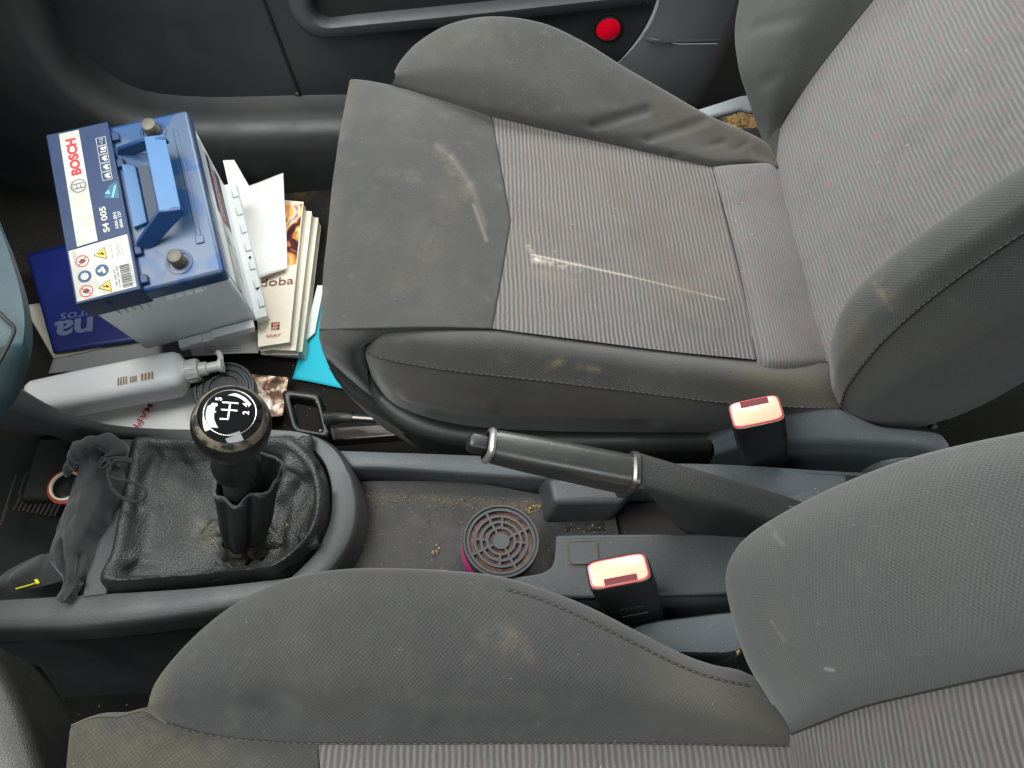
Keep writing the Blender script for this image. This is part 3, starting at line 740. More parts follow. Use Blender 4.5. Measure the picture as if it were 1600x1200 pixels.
mb = MB(); mb.lathe([(.0222, .0192), (.0220, .0200), (.0205, .0212), (.0180, .0226), (.0172, .0224), (.0168, .0228), (.0120, .0244), (.006, .0252), (0, .0254)], kc, ax, seg=64, caps=(False, False)); cap = mb.build('cap', M['gloss'], kn, angle=30)
mb = MB(); mb.lathe([(.0174, .0229), (.0176, .0230), (.0178, .0229)], kc, ax, seg=64, caps=(False, False)); mb.build('cap_ring', M['chrome'], kn)
# shift pattern
lft = V(-1, .0, 0); lft = (lft - ax * lft.dot(ax)).normalized()          # towards the front of the car = up of the pattern
rgt = lft.cross(ax).normalized()
if rgt.y < 0: rgt = -rgt
mb = MB(); S = .0116
def kp(a, b):
    r = math.hypot(a, b) * S
    pr = [(0, .0254), (.006, .0252), (.012, .0244), (.0168, .0228), (.0205, .0214)]
    for (r1_, h1), (r2_, h2) in zip(pr, pr[1:]):
        if r1_ <= r <= r2_: h = h1 + (h2 - h1) * (r - r1_) / (r2_ - r1_)
    h += .0004
    return kc + ax * h + rgt * (a * S) + lft * (b * S)
def bar(p, q, w=.085):
    p, q = Vector(p), Vector(q); d = (q - p).normalized(); n = Vector((-d.y, d.x)) * w / 2
    nseg = 4
    for k in range(nseg):
        p1 = p.lerp(q, k / nseg); q1 = p.lerp(q, (k + 1) / nseg)
        mb.poly([kp(*(p1 + n)), kp(*(p1 - n)), kp(*(q1 - n)), kp(*(q1 + n))])
bar((-.55, .05), (.55, .05))
for a in (.05, .55): bar((a, -.42), (a, .52))
bar((-.55, .05), (-.55, .52))
for tx, a, b in (('R', -.62, .95), ('1', -.10, .98), ('3', .38, .95), ('5', .78, .75), ('2', -.02, -.92), ('4', .52, -.85)):
    mb.text(tx, kp(a, b), rgt, lft * .0040, bold=.02)
mb.build('shift_pattern', M['white'], kn, recalc=False)

# ================================================================== HANDBRAKE
hb = thing('handbrake', 'handbrake lever with worn smooth grip, satin rings and push button', 'handbrake', P(1120, 810, .27))
def rrect(c, ey, ez, w, h, e=3.2, n=32):
    out = []
    for k in range(n):
        a = 2 * math.pi * k / n; cs, sn_ = math.cos(a), math.sin(a)
        out.append(c + ey * (w / 2 * abs(cs) ** (2 / e) * (1 if cs > 0 else -1)) + ez * (h / 2 * abs(sn_) ** (2 / e) * (1 if sn_ > 0 else -1)))
    return out
A = P(766, 697, .415); B = P(978, 741, .372)
d = (B - A).normalized(); ez = V(0, 0, 1); ez = (ez - d * ez.dot(d)).normalized(); ey = ez.cross(d).normalized()
Lg = (B - A).length
mb = MB(); mb.rings([rrect(A + d * (Lg * t_), ey, ez, w, h) for t_, w, h in ((0, .024, .025), (.04, .0265, .027), (.3, .029, .030), (.6, .030, .033), (.9, .031, .036), (1, .031, .037))]); mb.build('grip', M['grip'], hb, angle=30)
mb = MB(); mb.rings([rrect(A - d * s, ey, ez, w, w * 1.05) for s, w in ((-.001, .027), (.0015, .0285), (.0035, .0265), (.0045, .022))], caps=(False, False)); rg = mb.build('end_ring', M['chrome'], hb)
mb = MB(); mb.rings([rrect(A - d * s, ey, ez, w, w * 1.1) for s, w in ((.0035, .0222), (-.004, .020))], caps=(False, True)); mb.build('end_well', M['void'], hb)
mb = MB(); mb.rings([rrect(A - d * s - ez * .001, ey, ez, w, w * 1.15, 4) for s, w in ((-.003, .013), (.010, .0145), (.016, .0145), (.0185, .0125), (.0195, .009))]); mb.build('push_button', M['blackp'], hb, angle=60)
mb = MB(); mb.rings([rrect(B + d * s, ey, ez, w, h, 4) for s, w, h in ((-.002, .033, .039), (.0, .0355, .043), (.004, .0355, .043), (.006, .033, .039))]); mb.build('base_ring', M['metal'], hb)
top = [P(996, 718, .388), P(1060, 736, .371), P(1130, 757, .347), P(1190, 776, .322), P(1238, 791, .300), P(1275, 804, .282)]
mb = MB(); R = []
nz_ = len(top)
low = [.352, .283, .252, .246, .244, .244]
wid = [.033, .037, .040, .041, .040, .038]
tops = spline(top, 26)
for i, tpt in enumerate(tops):
    s = i / 25 * (nz_ - 1); k = min(int(s), nz_ - 2); f = s - k
    lo = low[k] * (1 - f) + low[k + 1] * f; w = wid[k] * (1 - f) + wid[k + 1] * f
    yc = tpt.y - .012 + .010
    zc = (tpt.z + lo) / 2; h = tpt.z - lo
    sh = max(0, (tpt.z - lo)) * .25 * (1 - i / 25)
    ring_ = rrect(V(tpt.x, tpt.y - .006, zc), V(0, 1, 0), V(0, 0, 1), w, h, 4.5, 40)
    R.append([V(p.x + (1 - (p.z - lo) / max(h, .001)) * (.018 * max(0, 1 - i / 13)) , p.y - (1 - (p.z - lo) / max(h, .001)) * .004, p.z) for p in ring_])
mb.rings(R); mb.build('sleeve', M['sleeve'], hb, angle=50)
mb = MB(); mb.tube([P(1226, 796, .30), P(1238, 792, .302), P(1245, 798, .297), P(1246, 806, .29)], .0012, 6); mb.build('sleeve_edge', M['frame'], hb)

# ================================================================== AIR FRESHENER
af = thing('air_freshener', 'round grille-topped air freshener in a magenta cup on the console tray', 'air freshener', P(775, 862, .25))
c0 = P(783, 845, .292); ax = V(.10, .02, 1).normalized()
r0 = 60 / F * (c0 - CAM).dot(FWD)
base = P(768, 868, .252)
mb = MB(); axb = (c0 - base).normalized()
mb.lathe([(r0 * .80, -.0), (r0 * .86, .003), (r0 * .95, (c0 - base).length - .013), (r0 * .94, (c0 - base).length - .009)], base, axb, seg=48, caps=(True, False)); mb.build('cup', M['pink'], af)
mb = MB(); mb.lathe([(r0 * .82, -.003), (0, -.003)], c0, ax, seg=48, caps=(False, False)); mb.build('gel', M['gel'], af)
mb = MB(); mb.lathe([(r0 * .99, -.012), (r0, -.008), (r0, -.001), (r0 * .985, .0012), (r0 * .94, .0012), (r0 * .925, -.001), (r0 * .90, -.001), (r0 * .89, .0002), (r0 * .83, .0002), (r0 * .82, -.0015)], c0, ax, seg=64, caps=(False, False))
mb.lathe([(0, .0003), (r0 * .22, .0003), (r0 * .235, -.0006), (r0 * .235, -.002)], c0, ax, seg=40, caps=(False, False))
for f in (.36, .52, .68):
    mb.lathe([(r0 * (f - .034), -.002), (r0 * (f - .034), 0), (r0 * (f + .034), 0), (r0 * (f + .034), -.002)], c0, ax, seg=64, caps=(False, False))
ra = (X - ax * X.dot(ax)).normalized(); rb = ax.cross(ra)
for k in range(8):
    an = math.radians(26 + 45 * k) + (.25 if k % 2 else 0); lo_, hi_ = ((.22, .83) if k % 2 == 0 else (.36, .70))
    dd = ra * math.cos(an) + rb * math.sin(an); pp = ax.cross(dd)
    mb.prism([c0 + dd * r0 * lo_ - pp * .0011 - ax * .002, c0 + dd * r0 * hi_ - pp * .0011 - ax * .002, c0 + dd * r0 * hi_ + pp * .0011 - ax * .002, c0 + dd * r0 * lo_ + pp * .0011 - ax * .002], ax * .0019)
mb.build('grille', M['grille'], af, angle=40)
# second grille lid on the passenger floor
c1 = P(350, 607, .07)
r1 = 47 / F * (c1 - CAM).dot(FWD); ax = V(.1, -.1, 1).normalized()
mb = MB(); mb.lathe([(r1, -.02), (r1, -.002), (r1 * .97, .0), (r1 * .9, .0), (r1 * .88, -.002), (r1 * .8, -.002), (r1 * .78, 0), (r1 * .7, 0), (r1 * .68, -.002), (r1 * .6, -.002), (r1 * .58, 0), (r1 * .5, 0), (r1 * .48, -.002), (r1 * .4, -.002), (r1 * .38, 0), (r1 * .25, 0), (0, 0)], c1, ax, seg=56)
o = mb.build('ringed_disc', M['blackp'], base=P(350, 607, .05), angle=30); tag(o, 'black ringed round lid on the footwell floor behind the gear knob', 'lid')

# ================================================================== BELT BUCKLES
def buckle(tag_, tl, tr, br, bl, zt, base_px, zb, slotfar):
    a, b, c, d_ = P(*tl, zt), P(*tr, zt), P(*br, zt), P(*bl, zt)
    ex = ((b - a) + (c - d_)) / 2; ey = ((a - d_) + (b - c)) / 2
    w, h = ex.length * 1.08, ey.length * 1.1; ex.normalize(); ey.normalize(); n = ex.cross(ey).normalized()
    if n.z < 0: n = -n
    ce = (a + b + c + d_) / 4
    ba = P(*base_px, zb); dn = (ba - ce); Ld = dn.length; dn.normalize()
    t = thing('belt_buckle', tag_, 'belt buckle', ba, 'seat belt buckles')
    mb = MB(); mb.rings([rrect(ce + n * .0 + dn * s, ex, ey, w * k, h * k2, 6, 40) for s, k, k2 in ((.0006, .93, .88), (-.0004, .95, .91), (-.0006, .985, .97), (.001, 1, 1), (.006, 1.01, 1.02), (Ld * .5, .98, 1.06), (Ld * .78, .9, .95), (Ld, .8, .8))], caps=(False, True))
    mb.build('housing', M['blackp'], t, angle=50)
    mb = MB(); mb.rings([rrect(ce + n * s, ex, ey, w * k, h * k2, 6, 40) for s, k, k2 in ((-.004, .94, .9), (.0004, .94, .9), (.0008, .915, .86))]); mb.build('red_edge', M['btnr'], t)
    mb = MB(); f = -1 if slotfar else 1
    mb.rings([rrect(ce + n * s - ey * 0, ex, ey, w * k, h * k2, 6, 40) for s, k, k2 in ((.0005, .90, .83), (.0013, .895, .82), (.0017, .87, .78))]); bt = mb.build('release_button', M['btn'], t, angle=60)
    mb = MB(); o = ce + n * .0018 - ey * (f * h * .30) - ex * (w * .26 if True else 0)
    sy = ey * (h * .2)
    mb.box(o - sy * .5, ex * w * .52, sy, n * .0006); mb.build('tongue_slot', M['slot'], t)
    if not slotfar:
        mb = MB(); mb.text('PRESS', ce + dn * (Ld * .42) - ey * (h * .535 + .0004), ex, -dn * .005, width=w * .38, bold=.02)
        mb.box(ce + dn * (Ld * .56) - ey * (h * .54 + .0003) - ex * w * .2, ex * w * .42, dn * .0008, -ey * .0004)
        mb.build('moulded_lettering', M['frame'], t, recalc=False)
    # strap down to the seat
    mb = MB(); mb.rings([rrect(ba + dn * s, ex, ey, w * .55, h * .2, 5, 24) for s in (-.01, .06, .10)]); mb.build('stalk', M['belt'], t)
    return t
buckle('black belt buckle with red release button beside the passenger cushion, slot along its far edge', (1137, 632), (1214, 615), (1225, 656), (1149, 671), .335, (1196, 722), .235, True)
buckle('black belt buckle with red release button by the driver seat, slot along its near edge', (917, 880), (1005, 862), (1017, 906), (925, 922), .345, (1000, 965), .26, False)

# ================================================================== PASSENGER SEAT
ps = thing('passenger_seat', 'passenger seat in worn dark cloth with ribbed grey centre, scuffed and stained', 'car seat', V(.07, .64, 0))
def seam(mb, pts, mat=1, r=.0011, n=120, dz=.0): mb.tube(shift(pts, 0, 0, dz), r, 6, mat, n=n)
def stitches(mb, pts, mat, step=.0062, ln=.0036, rad=.00055, dz=.0012):
    L_ = sum((b_ - a_).length for a_, b_ in zip(pts, pts[1:])); n_ = int(L_ / step); q_ = spline(shift(pts, 0, 0, 0), n_ * 4 + 1)
    for k_ in range(n_):
        a_, b_ = q_[k_ * 4], q_[k_ * 4 + 2]; o_ = (CAM - a_).normalized() * dz
        mb.tube([a_ + o_ * .6, a_.lerp(b_, .5) + o_ * 1.2, b_ + o_ * .6], rad, 5, mat, n=4)
f0 = pz([(548, 124, .355), (610, 133, .36), (690, 157, .356), (767, 182, .348)])
f1 = pz([(533, 200, .355), (600, 205, .368), (690, 225, .36), (781, 256, .344)])
f2 = pz([(519, 300, .355), (590, 305, .37), (690, 325, .36), (797, 345, .342)])
f3 = pz([(508, 410, .355), (580, 412, .37), (680, 420, .362), (783, 430, .345)])
f4 = pz([(500, 515, .352), (570, 513, .366), (670, 511, .362), (768, 513, .35)])
f5 = pz([(503, 540, .332), (545, 555, .332), (600, 527, .31), (768, 522, .29)])
f6 = pz([(512, 560, .31), (556, 582, .302), (600, 545, .25), (768, 540, .23)])
f7 = pz([(560, 590, .25), (600, 610, .25), (660, 620, .25), (768, 600, .25)])
def front(r):
    e = r[0]; return [e + V(.05, 0, -.17), e + V(.012, 0, -.10), e + V(-.001, 0, -.045), e + V(-.002, 0, -.014)] + r
rows = [front(x) for x in (f0, f1, f2, f3, f4, f5, f6)]
mb = MB(); mb.grid(loft([[p + V(0, .02, -.15) for p in rows[0]], [p + V(0, .006, -.02) for p in rows[0]]] + rows[:5], 90, 110))
mb.grid(loft([rows[4], [p.lerp(q, .5) + V(0, -.003, .001) for p, q in zip(rows[4], rows[5])], rows[5], rows[6], [p + V(0.01, .02, -.1) for p in rows[6]]], 90, 30))
seam(mb, rows[4][4:]); seam(mb, [f0[3], f1[3], f2[3]]); seam(mb, [f2[3], f3[3], f4[3]])
mb.build('front_panel', [M['front'], M['thread']], ps, angle=75, recalc=False)
def sag(p): return 0
I0 = pz([(767, 182, .348), (880, 209, .338), (1000, 236, .328), (1113, 262, .318)])
I1 = pz([(781, 256, .344), (895, 288, .336), (1015, 315, .327), (1133, 338, .319)])
I2 = pz([(797, 345, .342), (920, 368, .335), (1040, 388, .327), (1151, 407, .319)])
I3 = pz([(783, 430, .345), (910, 447, .336), (1040, 468, .327), (1168, 487, .317)])
I4 = pz([(768, 513, .35), (900, 530, .338), (1040, 548, .325), (1182, 562, .312)])
mb = MB(); mb.grid(loft([I0, I1, I2], 120, 60), uvf=xyuv); mb.grid(loft([I2, I3, I4], 120, 60), uvf=xyuv)
mb.build('centre_insert', M['insert'], ps, angle=75, recalc=False)
J0 = pz([(1113, 262, .318), (1135, 259, .324), (1165, 257, .322), (1200, 256, .312), (1216, 264, .300)])
J1 = pz([(1151, 407, .319), (1172, 405, .327), (1205, 402, .324), (1240, 398, .312), (1262, 400, .295)])
J2 = pz([(1182, 562, .312), (1200, 563, .321), (1235, 563, .318), (1275, 562, .305), (1302, 563, .29)])
mb = MB(); mb.grid(loft([[p + V(0, .01, -.02) for p in J0], J0, [p.lerp(q, .5) for p, q in zip(J0, J1)], J1, [p.lerp(q, .5) for p, q in zip(J1, J2)], J2, [p + V(0, -.01, -.02) for p in J2]], 40, 80), uvf=xyuv)
seam(mb, [J0[0], J1[0], J2[0]])
mb.build('rear_insert', [M['insert2'], M['thread']], ps, angle=75, recalc=False)
# far bolster
b0 = pz([(610, 133, .352), (690, 157, .352), (767, 182, .346), (900, 213, .334), (1020, 241, .324), (1113, 262, .316), (1170, 258, .312), (1216, 264, .302)])
bm_ = pz([(614, 129, .362), (690, 145, .366), (770, 166, .366), (900, 196, .352), (1020, 226, .338), (1112, 249, .326), (1172, 250, .318), (1215, 262, .304)])
b1 = pz([(618, 118, .372), (690, 105, .388), (770, 112, .392), (900, 148, .374), (1020, 190, .352), (1110, 222, .334), (1170, 236, .322), (1213, 256, .306)])
b2 = pz([(616, 112, .37), (626, 95, .378), (655, 66, .391), (705, 38, .402), (770, 27, .408), (845, 37, .406), (910, 66, .397), (970, 103, .385), (1040, 144, .368), (1110, 183, .348), (1165, 206, .332), (1200, 226, .318), (1217, 258, .302)])
wr = [(P(840, 200, .36), P(930, 196, .355), .010, -.007), (P(930, 196, .355), P(1010, 172, .36), .010, -.008), (P(930, 228, .34), P(1015, 216, .345), .012, -.005), (P(1015, 216, .345), P(1100, 190, .345), .010, -.006), (P(1050, 245, .326), P(1130, 222, .332), .007, -.004), (P(850, 180, .37), P(960, 172, .365), .016, .004), (P(1130, 245, .32), P(1165, 225, .325), .007, -.003)]
wr = [(a, b, w, d * .55) for a, b, w, d in wr]
def mk(fl_): 
    def f_(p):
        s = 0
        for a, b, w, d in fl_:
            k = max(0, 1 - segd(p, a, b) / w); s += d * k * k * (3 - 2 * k)
        return s
    return f_
mb = MB(); mb.grid(loft([b0, bm_, b1, b2, [p + V(0, .016, -.02) for p in b2], [p + V(0, .03, -.09) for p in b2], [p + V(0, .02, -.28) for p in b2]], 220, 130), disp=mk(wr))
seam(mb, b0, n=200); mb.build('far_bolster', [M['farbol'], M['thread']], ps, angle=75, recalc=False)
# near bolster
r0_ = pz([(575, 541, .337), (592, 519, .346), (640, 511, .350), (700, 511, .348), (768, 514, .344), (900, 532, .330), (1050, 550, .316), (1182, 564, .307), (1302, 566, .298)])
r1_ = pz([(573, 545, .337), (600, 530, .354), (650, 530, .360), (720, 533, .361), (800, 540, .355), (900, 553, .349), (1050, 573, .338), (1182, 588, .325), (1304, 596, .31)])
r2_ = pz([(572, 550, .333), (600, 560, .338), (660, 572, .340), (740, 583, .338), (850, 595, .332), (1000, 613, .322), (1130, 629, .312), (1240, 636, .305), (1312, 638, .298)])
r2b = pz([(572, 558, .32), (602, 578, .322), (660, 594, .322), (740, 606, .320), (850, 618, .313), (1000, 632, .304), (1130, 643, .296), (1240, 648, .29), (1312, 650, .28)])
r3_ = pz([(576, 572, .30), (606, 604, .296), (660, 624, .292), (740, 638, .288), (850, 648, .282), (1000, 655, .275), (1130, 660, .268), (1240, 662, .26), (1312, 665, .25)])
r4_ = pz([(582, 595, .26), (620, 640, .235), (680, 662, .215), (760, 675, .205), (850, 680, .20), (1000, 684, .195), (1130, 686, .19), (1240, 688, .185), (1312, 690, .18)])
mb = MB(); mb.grid(loft([r0_, r1_, r2_], 220, 40)); mb.grid(loft([r2_, r2b, r3_, r4_], 220, 40), disp=mk([(P(640, 625, .29), P(760, 632, .29), .02, .003), (P(700, 650, .25), P(1000, 668, .25), .03, -.004)]))
seam(mb, r0_, n=200); seam(mb, r2_, 1, .0012, n=200); stitches(mb, r2_, 2)
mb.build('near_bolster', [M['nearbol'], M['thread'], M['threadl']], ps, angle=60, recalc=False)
# backrest (the rows run on above the picture to the shoulder of the seat)
UPB = V(math.sin(LEAN), 0, math.cos(LEAN))
def ext(r): return r + [r[-1] + UPB * .14, r[-1] + UPB * .30]
p0 = ext([PB1(*q) for q in ((1216, 262, 0), (1208, 225, 0), (1228, 185, 0), (1270, 120, 0), (1320, 55, 0), (1368, -5, 0), (1420, -75, 0))])
p1 = ext([PB1(*q) for q in ((1243, 372, .004), (1268, 320, .006), (1310, 250, .008), (1380, 150, .010), (1460, 50, .010), (1530, -60, .010))])
p2 = ext([PB1(*q) for q in ((1270, 470, .004), (1310, 410, .006), (1380, 320, .008), (1470, 210, .010), (1560, 100, .010), (1660, -10, .010))])
p3 = ext([PB1(*q) for q in ((1299, 566, 0), (1330, 530, 0), (1400, 460, 0), (1500, 370, 0), (1600, 290, 0), (1720, 190, 0))])
UPB = V(math.sin(LEAN), 0, math.cos(LEAN))
def pre(r): return [r[0] - UPB * .05 - BN * .02, r[0] - UPB * .012 - BN * .003] + r
mb = MB(); mb.grid(loft([pre(r) for r in (p0, p1, p2, p3)], 170, 90), uvf=lambda p: (p.dot(UPB), p.y))
seam(mb, p0); mb.build('backrest_insert', [M['insertb'], M['thread']], ps, angle=75, recalc=False)
e1 = ext([PB1(*q) for q in ((1213, 262, .000), (1204, 236, .006), (1200, 200, .016), (1206, 148, .030), (1225, 60, .045), (1255, 0, .045), (1300, -75, .045))])
e2 = ext([PB1(*q) for q in ((1211, 263, .001), (1197, 233, .012), (1181, 192, .026), (1166, 146, .042), (1154, 105, .055), (1148, 50, .055), (1156, -5, .055), (1172, -75, .055))])
wrb = [(PB1(1185, 45, .05), PB1(1250, 22, .05), .016, -.004), (PB1(1195, 128, .04), PB1(1250, 90, .04), .014, -.004), (PB1(1250, 90, .04), PB1(1300, 20, .03), .014, -.004)]
wrb = [(a, b, w, d * .6) for a, b, w, d in wrb]
p0b = ext([PB1(*q) for q in ((1215, 262, 0), (1210, 235, 0), (1213, 215, 0), (1228, 180, 0), (1270, 120, 0), (1320, 55, 0), (1368, -5, 0), (1420, -75, 0))])
mb = MB(); mb.grid(loft([p0b, e1, e2, [p + V(.03, .012, .01) for p in e2], [p + V(.12, .01, .02) for p in e2]], 140, 90), disp=mk(wrb)); mb.build('far_backrest_bolster', M['bbackf'], ps, angle=75, recalc=False)
n0 = ext([PB1(*q) for q in ((1299, 562, 0), (1326, 522, 0), (1392, 460, 0), (1482, 395, 0), (1600, 310, 0), (1720, 220, 0))])
n1 = ext([PB1(*q) for q in ((1296, 566, .010), (1299, 526, .03), (1325, 466, .052), (1385, 406, .065), (1455, 354, .07), (1535, 299, .072), (1610, 251, .075), (1720, 180, .075))])
n1b = ext([PB1(*q) for q in ((1300, 606, .018), (1309, 565, .042), (1350, 503, .066), (1414, 443, .080), (1490, 388, .085), (1570, 335, .087), (1645, 292, .09), (1760, 222, .09))])
n2 = ext([PB1(*q) for q in ((1313, 636, .014), (1324, 604, .03), (1376, 537, .052), (1447, 472, .063), (1527, 412, .068), (1600, 363, .07), (1680, 310, .072), (1790, 240, .072))])
n3 = ext([PY(*q) for q in ((1324, 648, .36), (1350, 640, .352), (1410, 600, .348), (1490, 550, .348), (1570, 500, .348), (1650, 450, .348), (1720, 400, .35), (1830, 330, .35))])
n4 = ext([PY(*q) for q in ((1330, 655, .372), (1365, 665, .368), (1420, 669, .366), (1475, 657, .366), (1540, 631, .366), (1600, 598, .366), (1680, 555, .366), (1790, 490, .366))])
mb = MB(); mb.grid(loft([n0, n1, n1b, n2], 170, 60)); mb.grid(loft([n2, n3, n4, [p + V(0.004, .04, .004) for p in n4], [p + V(0, .3, .02) for p in n4]], 170, 50))
seam(mb, n2, 1, .0012); stitches(mb, n2, 2); mb.build('near_backrest_bolster', [M['bback'], M['thread'], M['threadl']], ps, angle=60, recalc=False)
# plastic side trim, hinge cover
v0 = pz([(578, 585, .27), (600, 620, .258), (650, 652, .246), (720, 672, .236), (850, 681, .23), (1000, 682, .23), (1112, 681, .23)])
v1 = pz([(572, 590, .264), (590, 632, .25), (640, 667, .24), (715, 688, .23), (850, 697, .224), (1000, 697, .224), (1112, 694, .224)])
mb = MB(); mb.grid(loft([shift(v0, .004, .02, -.02), v0, [p.lerp(q, .6) + V(0, 0, .003) for p, q in zip(v0, v1)], v1, shift(v1, .002, -.002, -.012), shift(v1, .01, .004, -.06), shift(v1, .03, .02, -.16)], 120, 40))
mb.build('side_trim', M['valance'], ps, angle=50)
T = pz([(1112, 690, .252), (1140, 676, .270), (1180, 660, .283), (1222, 646, .29), (1260, 640, .296), (1300, 637, .299), (1330, 648, .294), (1375, 667, .285), (1430, 673, .282), (1468, 679, .28), (1482, 694, .276)])
O = pz([(1116, 702, .246), (1150, 692, .262), (1190, 686, .272), (1228, 683, .277), (1260, 682, .278), (1300, 682, .279), (1330, 683, .279), (1375, 686, .278), (1420, 689, .277), (1455, 694, .275), (1482, 706, .268)])
T, O = spline(T, 90), spline(O, 90)
mb = MB(); mb.grid([shift(T, 0, .03, -.05), shift(T, 0, .003, -.003), T, [p.lerp(q, .5) + V(0, 0, .0015) for p, q in zip(T, O)], O, shift(O, 0, -.003, -.003), shift(O, 0, -.004, -.012), shift(O, 0, -.004, -.12)])
mb.build('hinge_cover', M['trim'], ps, angle=50)
hc = PY(1411, 733, O[60].y - .004)
mb = MB(); mb.lathe([(.047, -.01), (.047, .004), (.044, .008), (.038, .008), (.034, .004), (.033, -.001), (0, -.001)], V(hc.x, hc.y, hc.z + .0), V(0, -1, .0), seg=56, ref=X); mb.build('recline_cap', M['trim'], ps, angle=45)
# recline mechanism peeking out
mb = MB(); mb.box(PY(1345, 672, .40), V(.10, 0, 0), V(0, .05, 0), V(0, 0, .02)); mb.build('recliner', M['void'], ps, bevel=.003)
mb = MB(); mb.lathe([(.005, 0), (.005, .006), (.003, .007), (0, .007)], PY(1456, 664, .38), V(0, -1, .3), seg=14); mb.lathe([(.003, 0), (.003, .004), (0, .005)], PY(1428, 660, .38), V(0, -1, .3), seg=12); mb.build('recliner_bolt', M['metal'], ps)
tp = pz([(1070, 176, .28), (1158, 148, .28), (1190, 145, .28), (1178, 172, .28), (1160, 168, .28), (1104, 184, .28)])
mb = MB(); mb.prism(tp, V(0, .0, -.010)); mb.build('far_hinge_cover', M['trim_lit'], ps, bevel=.004, bseg=3)
# slide handle, bar and rail
hl = thing('seat_slide_handle', 'black loop handle on a steel bar below the passenger cushion front', 'seat handle', P(480, 640, .1)) if False else None
oo = rr(pz([(438, 608, .118), (472, 598, .118), (505, 632, .116), (518, 684, .108), (458, 676, .108)][:1] + [(468, 599, .118), (507, 636, .116), (516, 684, .108), (456, 676, .108)][0:0] + [(470, 600, .118), (516, 640, .114), (514, 684, .108), (457, 676, .108)][0:0] + [(500, 612, .118), (517, 684, .108), (456, 675, .108)]), .16)
oi = rr(pz([(452, 619, .118), (492, 626, .118), (503, 674, .108), (466, 667, .108)]), .16)
mb = MB(); G0 = shift(oo, 0, 0, -.022); 
mb.grid([shift(oi, 0, 0, -.020), shift(oi, 0, 0, -.003), [p.lerp(q, .12) for p, q in zip(oi, oo)], [p.lerp(q, .5) + V(0, 0, .0015) for p, q in zip(oi, oo)], [p.lerp(q, .88) for p, q in zip(oi, oo)], shift(oo, 0, 0, -.003), G0], wrap=True)
mb.tube([P(505, 655, .108), P(530, 652, .105), P(552, 652, .105)], lambda s: .012 - .004 * s, 8, flat=.8); hd = mb.build('slide_handle', M['blackp'], ps, angle=50)
mb = MB(); mb.tube([P(550, 653, .105), P(600, 656, .105), P(680, 658, .105)], .0055, 12); mb.build('slide_bar', M['metal'], ps)
mb = MB(); mb.box(P(500, 700, .05), V(.5, .02, 0), V(0, .02, 0), V(0, 0, .02)); mb.build('slide_rail', M['metal'], ps, bevel=.002)
mb = MB(); mb.box(V(-.12, .44, .02), V(.5, 0, 0), V(0, .42, 0), V(0, 0, .2)); mb.build('seat_base', M['void'], ps)

# ================================================================== DRIVER SEAT
dsn = thing('driver_seat', 'driver seat in the foreground with a large dusty dark cloth side bolster', 'car seat', V(-.05, -.06, 0))
d0 = pz([(228, 1111, .355), (262, 1131, .355), (330, 1149, .352), (430, 1160, .349), (600, 1162, .344), (900, 1161, .335), (1100, 1163, .328), (1240, 1166, .322)])
d1 = pz([(231, 1102, .365), (290, 1092, .376), (420, 1072, .385), (600, 1062, .386), (850, 1070, .38), (1050, 1106, .36), (1150, 1134, .345), (1239, 1154, .326)])
d2 = pz([(234, 1092, .363), (275, 1045, .380), (350, 995, .394), (450, 960, .402), (560, 945, .404), (700, 948, .403), (830, 966, .396), (950, 1010, .38), (1060, 1060, .36), (1160, 1092, .343), (1237, 1138, .326)])
d3 = pz([(232, 1096, .358), (242, 1068, .362), (270, 1030, .371), (315, 985, .382), (370, 945, .391), (440, 912, .396), (520, 897, .398), (600, 894, .398), (700, 898, .397), (780, 907, .393), (850, 927, .385), (920, 954, .375), (1000, 994, .36), (1070, 1029, .345), (1120, 1047, .336), (1168, 1058, .330), (1206, 1084, .326), (1236, 1135, .322)])
wd = [(P(290, 1110, .37), P(420, 1120, .37), .03, -.005), (P(420, 1120, .37), P(560, 1130, .365), .03, -.004), (P(700, 1135, .36), P(1000, 1145, .35), .02, -.003)]
mb = MB(); mb.grid(loft([d0, d1, d2, d3, [p + V(0, .008, -.02) for p in d3], [p + V(0, .006, -.07) for p in d3], [p + V(0.01, -.02, -.22) for p in d3]], 240, 150), disp=mk(wd))
seam(mb, d0, 1, .0011, 200); stitches(mb, d0, 2)
ss = pz([(790, 920, .3955), (848, 938, .3895), (920, 970, .378), (1000, 1010, .363), (1070, 1044, .348), (1120, 1061, .3395), (1170, 1072, .334)])
from mathutils.bvhtree import BVHTree
bv = BVHTree.FromPolygons(mb.v, mb.f); s2 = []
for p in spline(ss, 60):
    h = bv.ray_cast(CAM, (p - CAM).normalized())[0]; s2.append(h if h is not None else p)
seam(mb, s2, 1, .0011, 160, .0); stitches(mb, s2, 2)
mb.build('cushion_bolster', [M['drbol'], M['thread'], M['threadl']], dsn, angle=75, recalc=False)
g0 = pz([(113, 1134, .36), (150, 1120, .362), (190, 1118, .362), (228, 1111, .357), (262, 1131, .355), (330, 1149, .352), (430, 1160, .349), (497, 1162, .347)])
g1 = pz([(105, 1200, .366), (180, 1200, .37), (250, 1200, .37), (400, 1200, .362), (498, 1200, .35)])
g2 = pz([(96, 1320, .366), (180, 1320, .37), (250, 1320, .37), (400, 1320, .362), (502, 1320, .35)])
def fr2(r): return [r[0] + V(.04, 0, -.15), r[0] + V(.004, 0, -.06), r[0] + V(-.002, 0, -.014)] + r
rows = [fr2(x) for x in (g0, g1, g2)]
mb = MB(); mb.grid(loft([[p + V(0, .0, -.12) for p in rows[0]], [p + V(0, .004, -.012) for p in rows[0]], rows[0], [p.lerp(q, .3) + V(0, 0, .003) for p, q in zip(spline(rows[0], 12), spline(rows[1], 12))], rows[1], rows[2]], 110, 70))
